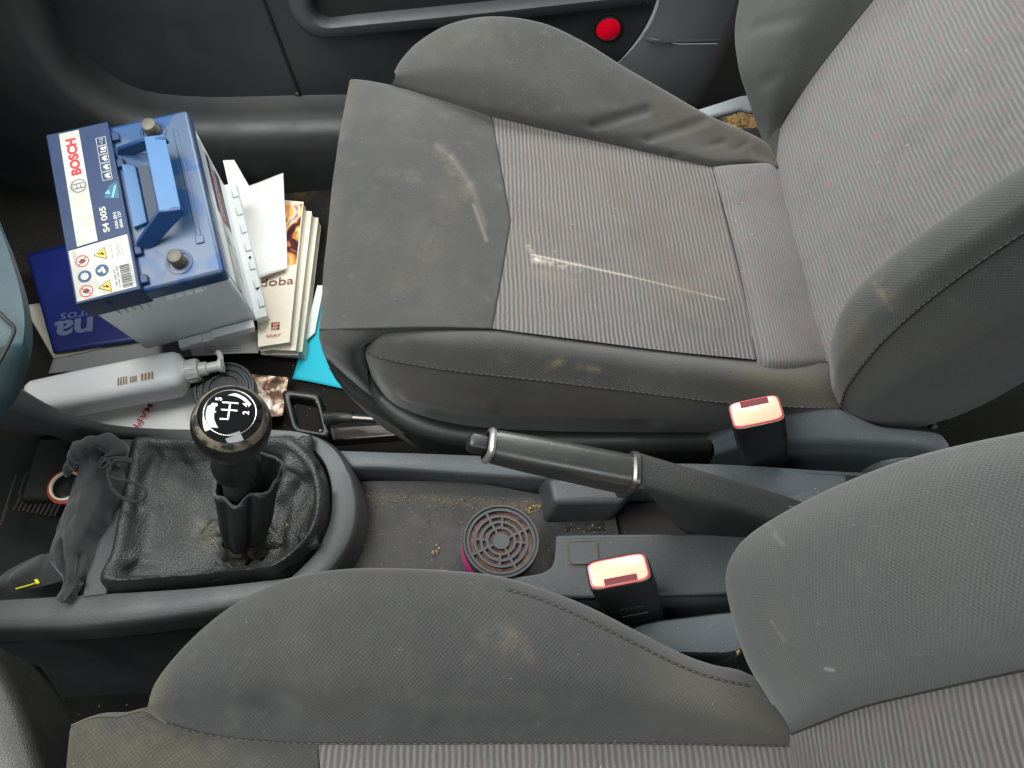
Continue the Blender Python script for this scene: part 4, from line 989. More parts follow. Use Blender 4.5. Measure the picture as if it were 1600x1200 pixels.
seam(mb, shift(g0[:5], 0, 0, .001), 2, .0011); seam(mb, [g0[-1], g1[-1], g2[-1]])
mb.build('front_panel', [M['drfront'], M['thread'], M['threadl']], dsn, angle=75, recalc=False)
h0 = pz([(497, 1162, .347), (600, 1162, .344), (900, 1161, .335), (1100, 1163, .328), (1240, 1166, .322)])
h1 = pz([(498, 1200, .35), (600, 1200, .345), (900, 1200, .336), (1100, 1200, .33), (1250, 1200, .322)])
h2 = pz([(502, 1320, .35), (600, 1320, .345), (900, 1320, .336), (1100, 1320, .33), (1280, 1320, .32)])
mb = MB(); mb.grid(loft([shift(h0, 0, .006, -.02), h0, h1, h2], 140, 40), uvf=xyuv); mb.build('centre_insert', M['insertd'], dsn, angle=75, recalc=False)
s0 = ext([PB2(*q) for q in ((1237, 1147, 0), (1290, 1126, 0), (1350, 1104, 0), (1450, 1080, 0), (1600, 1047, 0), (1740, 1018, 0))])
s1 = ext([PB2(*q) for q in ((1228, 1128, .012), (1268, 1075, .036), (1350, 1025, .045), (1450, 990, .048), (1600, 955, .05), (1740, 925, .05))])
s2 = ext([PB2(*q) for q in ((1212, 1105, .014), (1188, 1045, .03), (1180, 975, .045), (1200, 915, .054), (1250, 868, .058), (1350, 820, .06), (1480, 778, .06), (1600, 750, .06), (1740, 722, .06))])
s3 = ext([PB2(*q) for q in ((1205, 1098, .008), (1168, 1036, .018), (1146, 972, .030), (1134, 912, .038), (1140, 876, .042), (1165, 842, .044), (1220, 806, .045), (1300, 766, .045), (1400, 728, .045), (1500, 703, .045), (1600, 684, .045), (1740, 660, .045))])
mb = MB(); mb.grid(loft([s0, s1, s2, s3, [p + V(.012, .006, -.002) for p in s3], [p + V(.05, .004, .0) for p in s3], [p + V(.12, -.01, .02) for p in s3]], 220, 110))
seam(mb, s0)
cs = [PB2(*q) for q in ((1196, 838, .056), (1250, 806, .0585), (1330, 772, .0595), (1420, 741, .0598), (1520, 714, .0598), (1620, 694, .0598))]
mb.build('backrest_bolster', [M['bbackd'], M['thread'], M['threadl']], dsn, angle=75, recalc=False)
i1 = ext([PB2(*q) for q in ((1260, 1260, .002), (1350, 1225, .006), (1480, 1195, .006), (1620, 1170, .006), (1750, 1150, .006))])
i2 = ext([PB2(*q) for q in ((1280, 1380, .002), (1350, 1360, .006), (1480, 1330, .006), (1620, 1300, .006), (1750, 1280, .006))])
def pre2(r): return [r[0] - UPB * .03 - BN * .02, r[0] - UPB * .008 - BN * .002] + r
mb = MB(); mb.grid(loft([pre2(s0), pre2(i1), pre2(i2)], 110, 60), uvf=lambda p: (p.dot(UPB), p.y)); mb.build('backrest_insert', M['insertd'], dsn, angle=75, recalc=False)
# grey hinge cover between cushion and backrest
a = pz([(985, 985, .285), (1020, 974, .285), (1080, 966, .285), (1140, 959, .285), (1200, 955, .285)]); b = pz([(1040, 1030, .285), (1060, 1019, .285), (1100, 1019, .285), (1140, 1018, .285), (1170, 1008, .285)])
a, b = spline(a, 30), spline(b, 30)
mb = MB(); mb.grid([shift(a, 0, .004, -.08), shift(a, 0, .002, -.004), a, [p.lerp(q, .5) + V(0, 0, .002) for p, q in zip(a, b)], b, shift(b, 0, -.002, -.004), shift(b, 0, -.002, -.05)]); mb.build('hinge_cover', M['trim'], dsn, angle=50)
mb = MB(); mb.box(V(-.25, -.3, .02), V(.5, 0, 0), V(0, .42, 0), V(0, 0, .2)); mb.build('seat_base', M['void'], dsn)

# ================================================================== CAR BATTERY
R3 = Matrix(((.96289, -.26136, .06735), (.26989, .9314, -.24423), (.0011, .25334, .96738))); T3 = Vector((-.53302, .60749, .07468))
def BL(x, y, z): return R3 @ Vector((x, y, z)) + T3
BX, BY, BZ = R3 @ X, R3 @ Y, R3 @ Z
bat = thing('car_battery', 'blue and grey car battery with folded up blue handle, tilted on papers', 'car battery', BL(.0875, .121, 0))
Wd, Ln = .175, .242; ZL = .1807; XR = .0766
def bbox(mb, x0, x1, y0, y1, z0, z1, tx=0, ty=0, mat=0):
    a = [BL(x0 + tx, y0 + ty, z0), BL(x1 - tx, y0 + ty, z0), BL(x1 - tx, y1 - ty, z0), BL(x0 + tx, y1 - ty, z0)]
    b = [BL(x0, y0, z1), BL(x1, y0, z1), BL(x1, y1, z1), BL(x0, y1, z1)]
    mb.hexa(a, b, mat)
mb = MB(); bbox(mb, .003, Wd - .002, .003, Ln - .003, -.010, .154, .003, .005)
mb.build('case', M['case'], bat, bevel=.005, bseg=3)
mb = MB(); bbox(mb, Wd - .006, Wd + .012, .004, Ln - .01, -.010, .008)
for k in range(7): bbox(mb, Wd + .004, Wd + .0125, .02 + k * .031, .035 + k * .031, .008, .010)
bbox(mb, .055, .162, -.008, .006, -.010, .002); bbox(mb, .105, .165, -.0085, .004, .002, .010); bbox(mb, .07, .09, -.0085, .004, .002, .007)
foot = mb.build('foot', M['flange'], bat, bevel=.002)
for k in range(3):
    mb = MB(); mb.lathe([(.0018, 0), (.0018, .001), (0, .001)], BL(Wd + .0075, .05 + k * .052, .0085), BZ, seg=10); mb.build('foot_hole', M['void'], foot)
mb = MB(); bbox(mb, 0, Wd, 0, Ln, .152, ZL); mb.build('lid', M['blue'], bat, bevel=.005, bseg=3)
mb = MB(); bbox(mb, -.0005, XR, -.0005, Ln + .0005, .149, .19); 
bbox(mb, .03, .036, -.003, .0, .172, .176)
for yy in (.008, .048, .175, .215): bbox(mb, XR, XR + .009, yy, yy + .012, .17, .187)
mb.build('raised_lid', M['navy'], bat, bevel=.0022)
mb = MB()
for k in range(5): bbox(mb, .090 + k * .012, .0912 + k * .012, -.0015, .003, .144, .152)
for k in range(5): bbox(mb, .03 + k * .009, .0312 + k * .009, -.0015, .003, .136, .149)
bbox(mb, .088, .142, -.001, .003, .144, .1455); mb.build('vent_rib', M['flange'], bat)
# top label
zt = .1903
def lab(mb, pts, z, mat=0): mb.prism([BL(x, y, z) for x, y in pts], BZ * .0003, mat)
mb = MB(); lab(mb, [(.003, .0735), (.0745, .0775), (.0745, .2395), (.003, .2395)], zt); top_l = mb.build('top_label', M['lbln'], bat)
mb = MB(); lab(mb, [(.0135, .0752), (.0385, .0768), (.0405, .2385), (.0160, .2385)], zt + .0004); st = mb.build('name_stripe', M['lblw'], top_l)
TX, TY = BY, -BX     # writing runs from the near end to the far end, its top towards the front
mb = MB(); mb.text('BOSCH', BL(.0284, .2010, zt + .0009), TX, TY * .0112, bold=.05, width=.054); mb.build('red_lettering', M['red'], top_l, recalc=False)
# round emblem: ring with an armature
mb = MB(); ec = BL(.0282, .158, zt + .0009)
def arc(c, r0, r1, a0, a1, n=30):
    for k in range(n):
        q0 = a0 + (a1 - a0) * k / n; q1 = a0 + (a1 - a0) * (k + 1) / n
        f_ = lambda r, q: c + TX * math.cos(q) * r + TY * math.sin(q) * r
        mb.poly([f_(r0, q0), f_(r1, q0), f_(r1, q1), f_(r0, q1)])
arc(ec, .0084, .0096, 0, 2 * math.pi, 48); arc(ec, .0070, .0075, math.radians(55), math.radians(125)); arc(ec, .0070, .0075, math.radians(235), math.radians(305))
def mrect(o, a, b, w, h): mb.poly([o + TX * (a - w / 2) + TY * (b - h / 2), o + TX * (a + w / 2) + TY * (b - h / 2), o + TX * (a + w / 2) + TY * (b + h / 2), o + TX * (a - w / 2) + TY * (b + h / 2)])
mrect(ec, -.0034, 0, .0012, .0125); mrect(ec, .0034, 0, .0012, .0125); mrect(ec, 0, .0022, .0062, .0009); mrect(ec, 0, -.0022, .0062, .0009)
mb.build('round_emblem', simple('grey emblem print', rgb(96, 98, 98), .5), top_l, recalc=False)
mb = MB(); mb.text('S4 005', BL(.0508, .1035, zt + .0005), TX, TY * .0072, bold=.03, width=.036)
mb.text('540A (EN)', BL(.0638, .0985, zt + .0005), TX, TY * .0036, bold=.025, width=.0235)
mb.text('60Ah 12V', BL(.0692, .0985, zt + .0005), TX, TY * .0036, bold=.025, width=.0235)
mb.build('white_lettering', M['lblw'], top_l, recalc=False)
mb = MB()
for k in range(5):
    c = BL(.0648 - k * .0003, .2145 - k * .0128, zt + .0005); s_ = .0058
    for a_, b_, w_, h_ in ((0, s_, 2 * s_, .0006), (0, -s_, 2 * s_, .0006), (s_, 0, .0006, 2 * s_), (-s_, 0, .0006, 2 * s_)): mrect(c, a_, b_, w_, h_)
    if k == 0: mb.text('12', c + TX * .002, TX, TY * .0045); mb.text('V', c - TX * .003, TX, TY * .003)
    elif k == 1:
        arc(c + TX * .002, 0, .0024, 0, 2 * math.pi, 14); mrect(c, -.0026, -.0005, .002, .007); mrect(c, .0022, -.0036, .0045, .002)
    else:
        mrect(c, 0, -.0012, .0075, .0030); mrect(c, .0006, .0012, .0042, .0024); arc(c + TX * .0024 - TY * .0032, 0, .0013, 0, 6.283, 10); arc(c - TX * .0024 - TY * .0032, 0, .0013, 0, 6.283, 10)
mb.build('pictogram', M['lblw'], top_l, recalc=False)
mb = MB(); mb.poly([BL(.0555, .133, zt + .0005), BL(.073, .128, zt + .0005), BL(.0745, .152, zt + .0005), BL(.066, .150, zt + .0005), BL(.060, .143, zt + .0005)]); 
mb.build('picture', M['teal'], top_l, recalc=False)
mb = MB(); mb.poly([BL(.057, .1385, zt + .0007), BL(.064, .137, zt + .0007), BL(.062, .143, zt + .0007)]); mb.poly([BL(.064, .131, zt + .0007), BL(.0665, .1305, zt + .0007), BL(.0725, .147, zt + .0007), BL(.0705, .148, zt + .0007)]); mb.build('picture_light', simple('pale teal picture', rgb(120, 176, 196), .45), top_l, recalc=False)
# warning label
mb = MB(); lab(mb, [(.0026, .0028), (.0728, .0100 - .006), (.0738, .0765), (.0026, .0722)], zt); wl = mb.build('warning_label', M['lblw'], bat)
zz = zt + .0006
mbr, mbb, mby, mbk = MB(), MB(), MB(), MB()
def disc(m_, c, r, n=28): m_.poly([c + TX * math.cos(2 * math.pi * k / n) * r + TY * math.sin(2 * math.pi * k / n) * r for k in range(n)])
def annul(m_, c, r0, r1, n=32):
    for k in range(n):
        q0, q1 = 2 * math.pi * k / n, 2 * math.pi * (k + 1) / n
        f_ = lambda r, q: c + TX * math.cos(q) * r + TY * math.sin(q) * r
        m_.poly([f_(r0, q0), f_(r1, q0), f_(r1, q1), f_(r0, q1)])
def strip(m_, c, d, l, w):
    d = d.normalized(); n = BZ.cross(d); m_.poly([c - d * l / 2 - n * w / 2, c + d * l / 2 - n * w / 2, c + d * l / 2 + n * w / 2, c - d * l / 2 + n * w / 2])
P1, P2, P3 = (.0165, .0545), (.0162, .0335), (.0150, .0140)
for k, (x, y) in enumerate((P1, P3)):
    c = BL(x, y, zz); mbr = MB(); annul(mbr, c, .0068, .0080); strip(mbr, c, TX + TY * (1 if k else -1), .0138, .0012); mbr.build('prohibition_sign', M['red'], wl, recalc=False)
    strip(mbk, c + BZ * -.0001, TX, .006, .004); strip(mbk, c + BZ * -.0001, TY, .008, .0025)
for x, y in (P2, (.0372, .0360)):
    c = BL(x, y, zz); mbb = MB(); disc(mbb, c, .0080); mbb.build('safety_sign', M['inkblue'], wl, recalc=False)
mbw = MB()
for x, y in (P2,):
    c = BL(x, y, zz + .0002); disc(mbw, c, .0048); 
for x, y in ((.0372, .0360),):
    c = BL(x, y, zz + .0002); disc(mbw, c + TY * .003, .0022); strip(mbw, c - TY * .0015, TX + TY * .3, .009, .0035)
for (x, y) in ((.0385, .0580), (.0372, .0135)):
    c = BL(x, y, zz); mby = MB(); mby.poly([c + TX * -.0078 - TY * .0062, c + TX * .0078 - TY * .0062, c + TY * .0075]); mby.build('hazard_sign', M['yellow'], wl, recalc=False)
    e = [c + TX * -.0078 - TY * .0062 + BZ * .0001, c + TX * .0078 - TY * .0062 + BZ * .0001, c + TY * .0075 + BZ * .0001]
    for i in range(3): strip(mbk, (e[i] + e[(i + 1) % 3]) / 2, e[(i + 1) % 3] - e[i], (e[(i + 1) % 3] - e[i]).length, .0007)
    strip(mbk, c + BZ * .0002 - TY * .001, TX * .25 + TY, .0075, .0016); strip(mbk, c + BZ * .0002 - TY * .0025, TX + TY * .3, .005, .0016)
random.seed(3); x = .0
yb = .006
while yb < .036:
    w = random.choice((.0004, .0006, .0009, .0013)); strip(mbk, BL(.0635, yb + w / 2, zz), BX, .012, w); yb += w + random.choice((.0004, .0006, .0009))
mbk.text('100 000 051', BL(.0508, .0225, zz), TX, TY * .0022, width=.024); mbk.text('0 092 S40 050', BL(.0545, .0230, zz), TX, TY * .0024, width=.028)
mbk.text('4 047023 479278', BL(.0712, .0215, zz), TX, TY * .0016, width=.026)
for i, (tx_, xx, wd_) in enumerate((('Made in European Union', .0522, .020), ('Robert Bosch GmbH', .0585, .018), ('Sealed battery', .0612, .017), ('Do not open', .0640, .015))):
    mbk.text(tx_, BL(xx, .0585, zz), TX, TY * .0013, width=wd_)
for i in range(2): mbk.text('S4 car battery 12V', BL(.0075 + i * .0022, .062, zz), TX, TY * .0011, width=.015)
mbw.build('sign_figure', M['lblw'], wl, recalc=False); mbk.build('black_print', M['ink'], wl, recalc=False)
# side label
def SL(y, z, e=0): return BL(Wd - .0015 + e - (1 - z / .154) * .004, y, z)
def spoly(mb, pts, e): mb.poly([SL(y, z, e) for y, z in pts])
mb = MB(); spoly(mb, [(.012, .045), (.225, .045), (.225, .142), (.012, .142)], .0006); sl_ = mb.build('side_label', M['silver'], bat, recalc=False)
mb = MB(); spoly(mb, [(.125, .047), (.218, .047), (.218, .118), (.125, .118)], .0009); mb.build('label_block', M['lbln'], sl_, recalc=False)
mb = MB(); spoly(mb, [(.014, .078), (.2235, .078), (.2235, .104), (.014, .104)], .0012); mb.build('label_stripe', M['lblw'], sl_, recalc=False)
mb = MB(); mb.text('BOSCH', SL(.160, .091, .0016), BY, (SL(.1, .15) - SL(.1, .05)).normalized() * .016, bold=.03, width=.085); mb.build('side_lettering', M['red'], sl_, recalc=False)
mb = MB(); mb.text('S4', SL(.09, .091, .0016), BY, BZ * .010, bold=.02); 
for i in range(3): mb.text('60Ah 540A 12V', SL(.07, .070 - i * .007, .0012), BY, BZ * .004, width=.06)
mb.build('side_print', M['ink'], sl_, recalc=False)
mb = MB()
for i in range(4): mb.text('recycle lead battery', SL(.155, .070 - i * .006, .0012), BY, BZ * .003, width=.05)
mb.build('pale_print', M['lblw'], sl_, recalc=False)
# handle (hinged, folded up over the lid)
def hx(mb, a, b, mat=0): mb.hexa([BL(*p) for p in a], [BL(*p) for p in b], mat)
mb = MB(); hx(mb, [(.123, .080, .211), (.146, .078, .205), (.146, .186, .205), (.124, .188, .211)], [(.1225, .080, .217), (.149, .078, .215), (.149, .186, .215), (.1235, .188, .217)])
hand = mb.build('handle', M['bluel'], bat, bevel=.0015)
for y0, dy, y1 in ((.058, .005, .080), (.196, .005, .182)):
    mb = MB(); hx(mb, [(.078, y0, ZL - .001), (.096, y0 - .004, ZL - .001), (.150, y1 - .004, .205), (.148, y1 - .004, .216), (.122, y1, .216), (.083, y0, .192)],
       [(.078, y0 + dy, ZL - .001), (.096, y0 + dy - .004, ZL - .001), (.150, y1 + dy - .004, .205), (.148, y1 + dy - .004, .216), (.122, y1 + dy, .216), (.083, y0 + dy, .192)])
    mb.build('handle_leg', M['blued'], hand, bevel=.001)
mb = MB(); hx(mb, [(.0815, .085, ZL), (.0985, .089, ZL), (.0985, .173, ZL), (.0825, .178, ZL)], [(.0815, .085, .188), (.0985, .089, .186), (.0985, .173, .186), (.0825, .178, .188)]); mb.build('handle_rest', M['bluel'], bat, bevel=.001)
mb = MB(); hx(mb, [(.100, .092, ZL), (.113, .092, ZL), (.113, .172, ZL), (.100, .172, ZL)], [(.100, .092, ZL + .0012), (.113, .092, ZL + .0012), (.113, .172, ZL + .0012), (.100, .172, ZL + .0012)]); mb.build('dusty_strip', simple('dusty blue grey lid', rgb(112, 122, 142), .8), bat)
mb = MB(); bbox(mb, .152, .158, .05, .215, ZL - .001, ZL + .0012); bbox(mb, .150, .160, .045, .056, ZL - .001, ZL + .002); mb.build('lid_rib', M['blue'], bat, bevel=.001)
for (x, y) in ((.1275, .2185), (.1250, .0275)):
    mb = MB(); c = BL(x, y, ZL)
    mb.lathe([(.0165, -.001), (.0165, .0012), (.0125, .0018), (.0120, .0005)], c, BZ, seg=36, caps=(False, False), mat=1)
    mb.lathe([(.0096, -.001)] + [(r_, .002 + k * .0014) for k in range(11) for r_ in (.0094 - k * .00006,)] + [(.0086, .0182), (.0075, .0188), (0, .0188)], c, BZ, seg=36, caps=(False, False))
    for k in range(6): mb.lathe([(.0090, .004 + k * .0022), (.0097, .005 + k * .0022), (.0090, .006 + k * .0022)], c, BZ, seg=36, caps=(False, False))
    mb.build('terminal', [M['lead'], M['blue']], bat, angle=50)

# ================================================================== PAPERS AND BOOKS
def sheet(name, px, z, mt, label, cat, th=.0006, wave=.004, nu=26, nv=26, lift=None, group=None):
    c = [p if isinstance(p, Vector) else P(p[0], p[1], p[2] if len(p) > 2 else z) for p in px]
    mb = MB(); G = []
    for j in range(nv):
        row = []
        for i in range(nu):
            a, b = i / (nu - 1), j / (nv - 1)
            p = c[0].lerp(c[1], a).lerp(c[3].lerp(c[2], a), b)
            p = p + V(0, 0, wave * mnoise.noise(Vector((p.x * 14, p.y * 14, z * 40))))
            row.append(p)
        G.append(row)
    mb.grid(G); o = mb.build(name, mt, base=(c[0] + c[2]) / 2, recalc=False)
    md = o.modifiers.new('thickness', 'SOLIDIFY'); md.thickness = th; md.offset = 0
    tag(o, label, cat, group); return o, c
sheet('paper_sheet', [(36, 478), (120, 466), (160, 545), (84, 560)], .03, M['paperb'], 'beige paper corner sticking out left of the blue brochure', 'paper')
sheet('paper_sheet', [(88, 545), (300, 520), (300, 556), (76, 584)], .028, simple('grey paper', rgb(178, 178, 176), .8), 'grey white sheet under the blue brochure, above the bottle', 'paper')
bro, bc = sheet('brochure', [(42, 398, .055), (150, 370, .05), (300, 520, .036), (84, 552, .036)], .045, M['brochure'], 'dark blue brochure with upside down letters, pinned under the battery', 'brochure', .003, .001)
uu = (bc[2] - bc[3]).normalized(); vv = (bc[0] - bc[3]).normalized(); nn_ = uu.cross(vv).normalized()
if nn_.z < 0: nn_ = -nn_
vv = nn_.cross(uu)
mb = MB(); lift = nn_ * .0025
mb.text('na', P(116, 517, .040) + lift, -uu, -vv * .036, bold=.03, width=.058); mb.text('seguros', P(140, 492, .041) + lift, -uu, -vv * .016, width=.085)
mb.build('lettering', M['brotext'], bro, recalc=False)
# stack of booklets
def booklet(name, tl, tr, br, bl, zt, th, cover, label):
    c = [P(*q, zt) for q in (tl, tr, br, bl)]
    t = thing(name, label, 'booklet', (c[0] + c[2]) / 2 - V(0, 0, th), 'owner booklets')
    mb = MB(); mb.hexa([p + V(0, 0, -.0008) for p in c], [p + V(0, 0, -th) for p in c]); mb.build('page_block', M['pages'], t)
    k = [p + (p - (c[0] + c[2]) / 2).normalized() * .0015 for p in c]
    mb = MB(); mb.prism(k, V(0, 0, .0009)); cv = mb.build('cover', cover, t)
    mb = MB(); mb.prism([p + V(0, 0, -th) for p in k], V(0, 0, -.0009)); mb.build('back_cover', cover, t)
    return t, c, cv
booklet('booklet', (420, 330), (497, 342), (472, 549), (404, 543), .034, .018, M['cream'], 'lowest cream booklet of the stack, its page edges showing')
booklet('booklet', (412, 322), (487, 332), (462, 547), (404, 545), .048, .012, M['cream'], 'middle booklet of the stack with pale page edges')
tb, c, cv = booklet('booklet', (395, 310), (474, 317), (452, 534), (404, 541), .062, .011, M['cream'], 'top booklet with orange cover art and doba lettering')
def bl2(a, b, e=.0013):
    return c[3].lerp(c[2], a).lerp(c[0].lerp(c[1], a), b) + V(0, 0, e)
mb = MB(); mb.prism([bl2(.0, .47, .001), bl2(.985, .53, .001), bl2(.985, .985, .001), bl2(.0, .985, .001)], V(0, 0, .0004)); mb.build('cover_art', M['art'], cv)
eu = (bl2(1, .4) - bl2(0, .38)).normalized(); ev = V(0, 0, 1).cross(eu)
mb = MB(); mb.text('cordoba', P(414, 441, .0640), eu, ev * .0150, width=.088); mb.build('title', simple('brown red print', rgb(176, 96, 84), .6), cv, recalc=False)
mb = MB(); pc = P(430, 521, .0640); mb.text('SEAT', P(428, 524, .0640), eu, ev * .0042, width=.022, bold=.02)
lc = P(430, 511, .0640)
for k in range(3): 
    o_ = lc + ev * (.006 - k * .0052) - eu * .0062; mb.poly([o_, o_ + eu * .0125, o_ + eu * .0125 + ev * .0028, o_ + ev * .0028])
mb.poly([lc - eu * .0062 + ev * .0008, lc - eu * .0035 + ev * .0008, lc - eu * .0035 + ev * .0088, lc - eu * .0062 + ev * .0088]); mb.poly([lc + eu * .0035 - ev * .0044, lc + eu * .0063 - ev * .0044, lc + eu * .0063 + ev * .0034, lc + eu * .0035 + ev * .0034])
mb.build('emblem', simple('pale red print', rgb(206, 112, 96), .6), cv, recalc=False)
sheet('folded_sheet', [(348, 250, .10), (366, 250, .10), (398, 306, .082), (366, 330, .085)], .095, M['paper'], 'narrow white paper tip standing up behind the battery', 'paper')
sheet('folded_sheet', [(372, 296, .084), (443, 271, .088), (449, 420, .070), (402, 436, .072)], .08, M['paper'], 'large bright white folded sheet lying on the top booklet', 'paper', .0012, .005)
ws, wc = sheet('printed_sheet', [(290, 520), (408, 515), (404, 552), (300, 556)], .03, M['paper'], 'white sheet with fine printed lines under the battery front edge', 'paper')
mb = MB()
for k in range(3): mb.text('conditions of use and warranty', P(348, 541 + k * 4, .0335), (wc[2] - wc[3]).normalized(), V(0, 1, 0) * .0018, width=.055)
mb.build('fine_print', M['ink'], ws, recalc=False)
cy, cc = sheet('cyan_card', [(500, 455), (585, 470), (568, 612), (457, 592)], .012, M['cyan'], 'cyan card lying on the floor under the front of the passenger seat', 'card', .0008, .003)
mb = MB(); mb.text('cc', P(518, 575, .0165), V(1, .1, 0), V(-.3, 1, 0) * .007); mb.build('pen_mark', M['brochure'], cy, recalc=False)
sheet('paper_strip', [(496, 446), (506, 446), (492, 520), (472, 538)], .019, M['paper'], 'narrow white strip on the cyan card beside the seat front', 'paper', .0006, .001)
mp, mc = sheet('letter_sheet', [(120, 632), (318, 604), (320, 672), (130, 690)], .045, M['paper'], 'white letter with red printing lying beneath the plastic bottle', 'letter', .0006, .003)
ed = (P(208, 672, .05) - P(236, 632, .05)).normalized()
mb = MB(); mb.text('MAPFRE', P(216, 660, .0505), ed, V(0, 0, 1).cross(ed) * .0095, width=.062, bold=.01); mb.build('red_lettering', M['red'], mp, recalc=False)
sheet('photo_leaflet', [(388, 584), (451, 590), (442, 650), (380, 660)], .03, M['leaflet'], 'leaflet with brown picture beside the black ringed lid', 'leaflet', .0008, .003)
# ---- bottle
bo = thing('pump_bottle', 'translucent white pump bottle lying on its side in the footwell', 'bottle', P(170, 605, .06))
a = P(52, 628, .085); b = P(285, 583, .085); dx = (b - a).normalized(); dyv = V(0, 0, 1).cross(dx).normalized(); dzv = dx.cross(dyv)
Lb = (b - a).length; wb = 64 / F * (b - CAM).dot(FWD)
mb = MB(); mb.rings([rrect(a + dx * (Lb * s), dyv, dzv, wb * k, .05 * k2, 3.4, 40) for s, k, k2 in ((-.02, .55, .6), (-.01, .8, .85), (.02, .92, .95), (.3, .98, 1), (.9, 1.05, 1), (.97, 1.03, .98), (1.005, .9, .85), (1.03, .62, .6), (1.035, .45, .6))]); mb.build('bottle_body', M['bottle'], bo, angle=60)
mb = MB(); nb = b + dx * (Lb * .03)
mb.lathe([(.014, 0), (.0165, .001), (.0165, .016), (.015, .018), (.010, .019), (.010, .028), (.0075, .030), (.0075, .044), (.010, .045), (.010, .050), (0, .050)], nb, dx, seg=32); 
for k in range(16): 
    q = 2 * math.pi * k / 16; mb.tube([nb + dx * .002 + (dyv * math.cos(q) + dzv * math.sin(q)) * .0165, nb + dx * .015 + (dyv * math.cos(q) + dzv * math.sin(q)) * .0165], .0007, 5, n=3)
mb.tube([nb + dx * .047 - dyv * .004, nb + dx * .047 + dyv * .016, nb + dx * .044 + dyv * .024], .0042, 10); mb.build('pump', M['pump'], bo, angle=40)
mb = MB(); zt_ = dzv * .0255
for k, (s, w_, h_) in enumerate(((.62, .014, .012), (.70, .010, .010), (.775, .018, .011))):
    for h in range(4): o_ = a + dx * (Lb * s + h * w_ / 4) - dyv * (wb * .30) + zt_; mb.poly([o_, o_ + dx * w_ / 7, o_ + dx * w_ / 7 + dyv * h_, o_ + dyv * h_])
mb.build('label_print', M['gold'], bo, recalc=False)

# ================================================================== DRAWSTRING POUCH
po = thing('drawstring_pouch', 'limp dark grey drawstring pouch draped over the console bar', 'pouch', P(110, 860, .26))
def ps_(l): return [P(*q) for q in l]
La = ps_([(132, 700, .315), (120, 745, .305), (104, 790, .295), (88, 835, .288), (84, 875, .283), (100, 905, .285), (92, 938, .292)])
Lm = ps_([(150, 722, .322), (150, 770, .318), (132, 820, .312), (112, 860, .305), (108, 890, .302), (118, 912, .300), (98, 944, .297)])
Lr = ps_([(168, 705, .312), (192, 752, .302), (168, 800, .300), (148, 838, .296), (138, 880, .293), (118, 914, .292), (104, 943, .292)])
mb = MB(); G = loft([[p + V(.0, 0, -.03) for p in La], La, [p.lerp(q, .5) + V(0, 0, .006) for p, q in zip(La, Lm)], Lm, [p.lerp(q, .5) + V(0, 0, .004) for p, q in zip(Lm, Lr)], Lr, [p + V(0, 0, -.012) for p in Lr]], 80, 60)
wp = [(P(110, 840, .3), P(112, 900, .3), .010, .006), (P(96, 850, .3), P(100, 900, .3), .007, -.007), (P(150, 740, .31), P(120, 850, .305), .012, .004), (P(125, 870, .3), P(118, 915, .3), .006, -.006), (P(160, 720, .31), P(150, 760, .31), .007, -.005)]
fw = mk(wp)
mb.grid(G, disp=lambda p: fw(p) + .0035 * mnoise.noise(Vector((p.x * 55 + p.y * 30, p.y * 14, 1))) + .0012 * mnoise.noise(Vector((p.x * 160, p.y * 90, 4))))
F0 = ps_([(85, 862, .286), (50, 872, .262), (14, 890, .245), (-6, 905, .24)]); F1 = ps_([(108, 905, .288), (70, 915, .272), (40, 922, .258), (14, 926, .25)]); F2 = ps_([(92, 938, .291), (82, 908, .276), (58, 912, .262), (20, 925, .25)])
mb.grid(loft([F0, [p.lerp(q, .5) + V(0, 0, .006) for p, q in zip(F0, F1)], F1], 40, 24), disp=mk([(P(70, 880, .27), P(30, 905, .255), .014, .004)]))
mb.build('bag_cloth', M['pouch'], po, angle=80, recalc=False)
mb = MB(); mb.tube(ps_([(112, 722, .31), (122, 704, .325), (142, 692, .33), (164, 690, .33), (180, 702, .322), (184, 722, .312)]), lambda s: .0095 + .0022 * math.sin(s * 9) + .0012 * math.sin(s * 31), 12, flat=.45, n=60)
mb.tube(ps_([(104, 735, .30), (120, 716, .318), (140, 706, .322), (152, 716, .32), (158, 732, .315)]), lambda s: .0075 + .0012 * math.sin(s * 23), 12, flat=.5, n=50)
mb.build('puckered_mouth', M['pouch'], po, angle=80)
mb = MB(); cz = .318
mb.tube(ps_([(156, 732, .325), (160, 722, .328), (176, 716, .327), (196, 716, .322), (209, 720, .318)]), .0016, 7, n=50)
mb.tube(ps_([(170, 738, .325), (176, 722, .328), (190, 719, .325), (205, 722, .320)]), .0016, 7, n=40)
mb.tube(ps_([(168, 730, .326), (170, 752, .323), (180, 770, .318), (200, 782, .312), (218, 783, .310), (228, 772, .311), (222, 760, .312), (206, 753, .314), (188, 750, .318), (172, 745, .323)]), .0017, 7, n=90)
mb.tube(ps_([(226, 775, .311), (226, 784, .309), (222, 790, .308)]), .0008, 5, n=10)
mb.tube(ps_([(154, 728, .325), (160, 716, .327), (170, 722, .328), (160, 732, .327)]), .0016, 7, n=30, closed=True)
mb.build('cord', M['cord'], po)
mb = MB(); mb.tube(ps_([(25, 920, .262), (40, 916, .266), (56, 911, .270)]), .0008, 5, n=10); mb.prism(ps_([(54, 906, .272), (59, 905, .272), (63, 911, .273), (58, 913, .273)]), V(0, 0, .001)); mb.build('yellow_tag', M['ytag'], po)

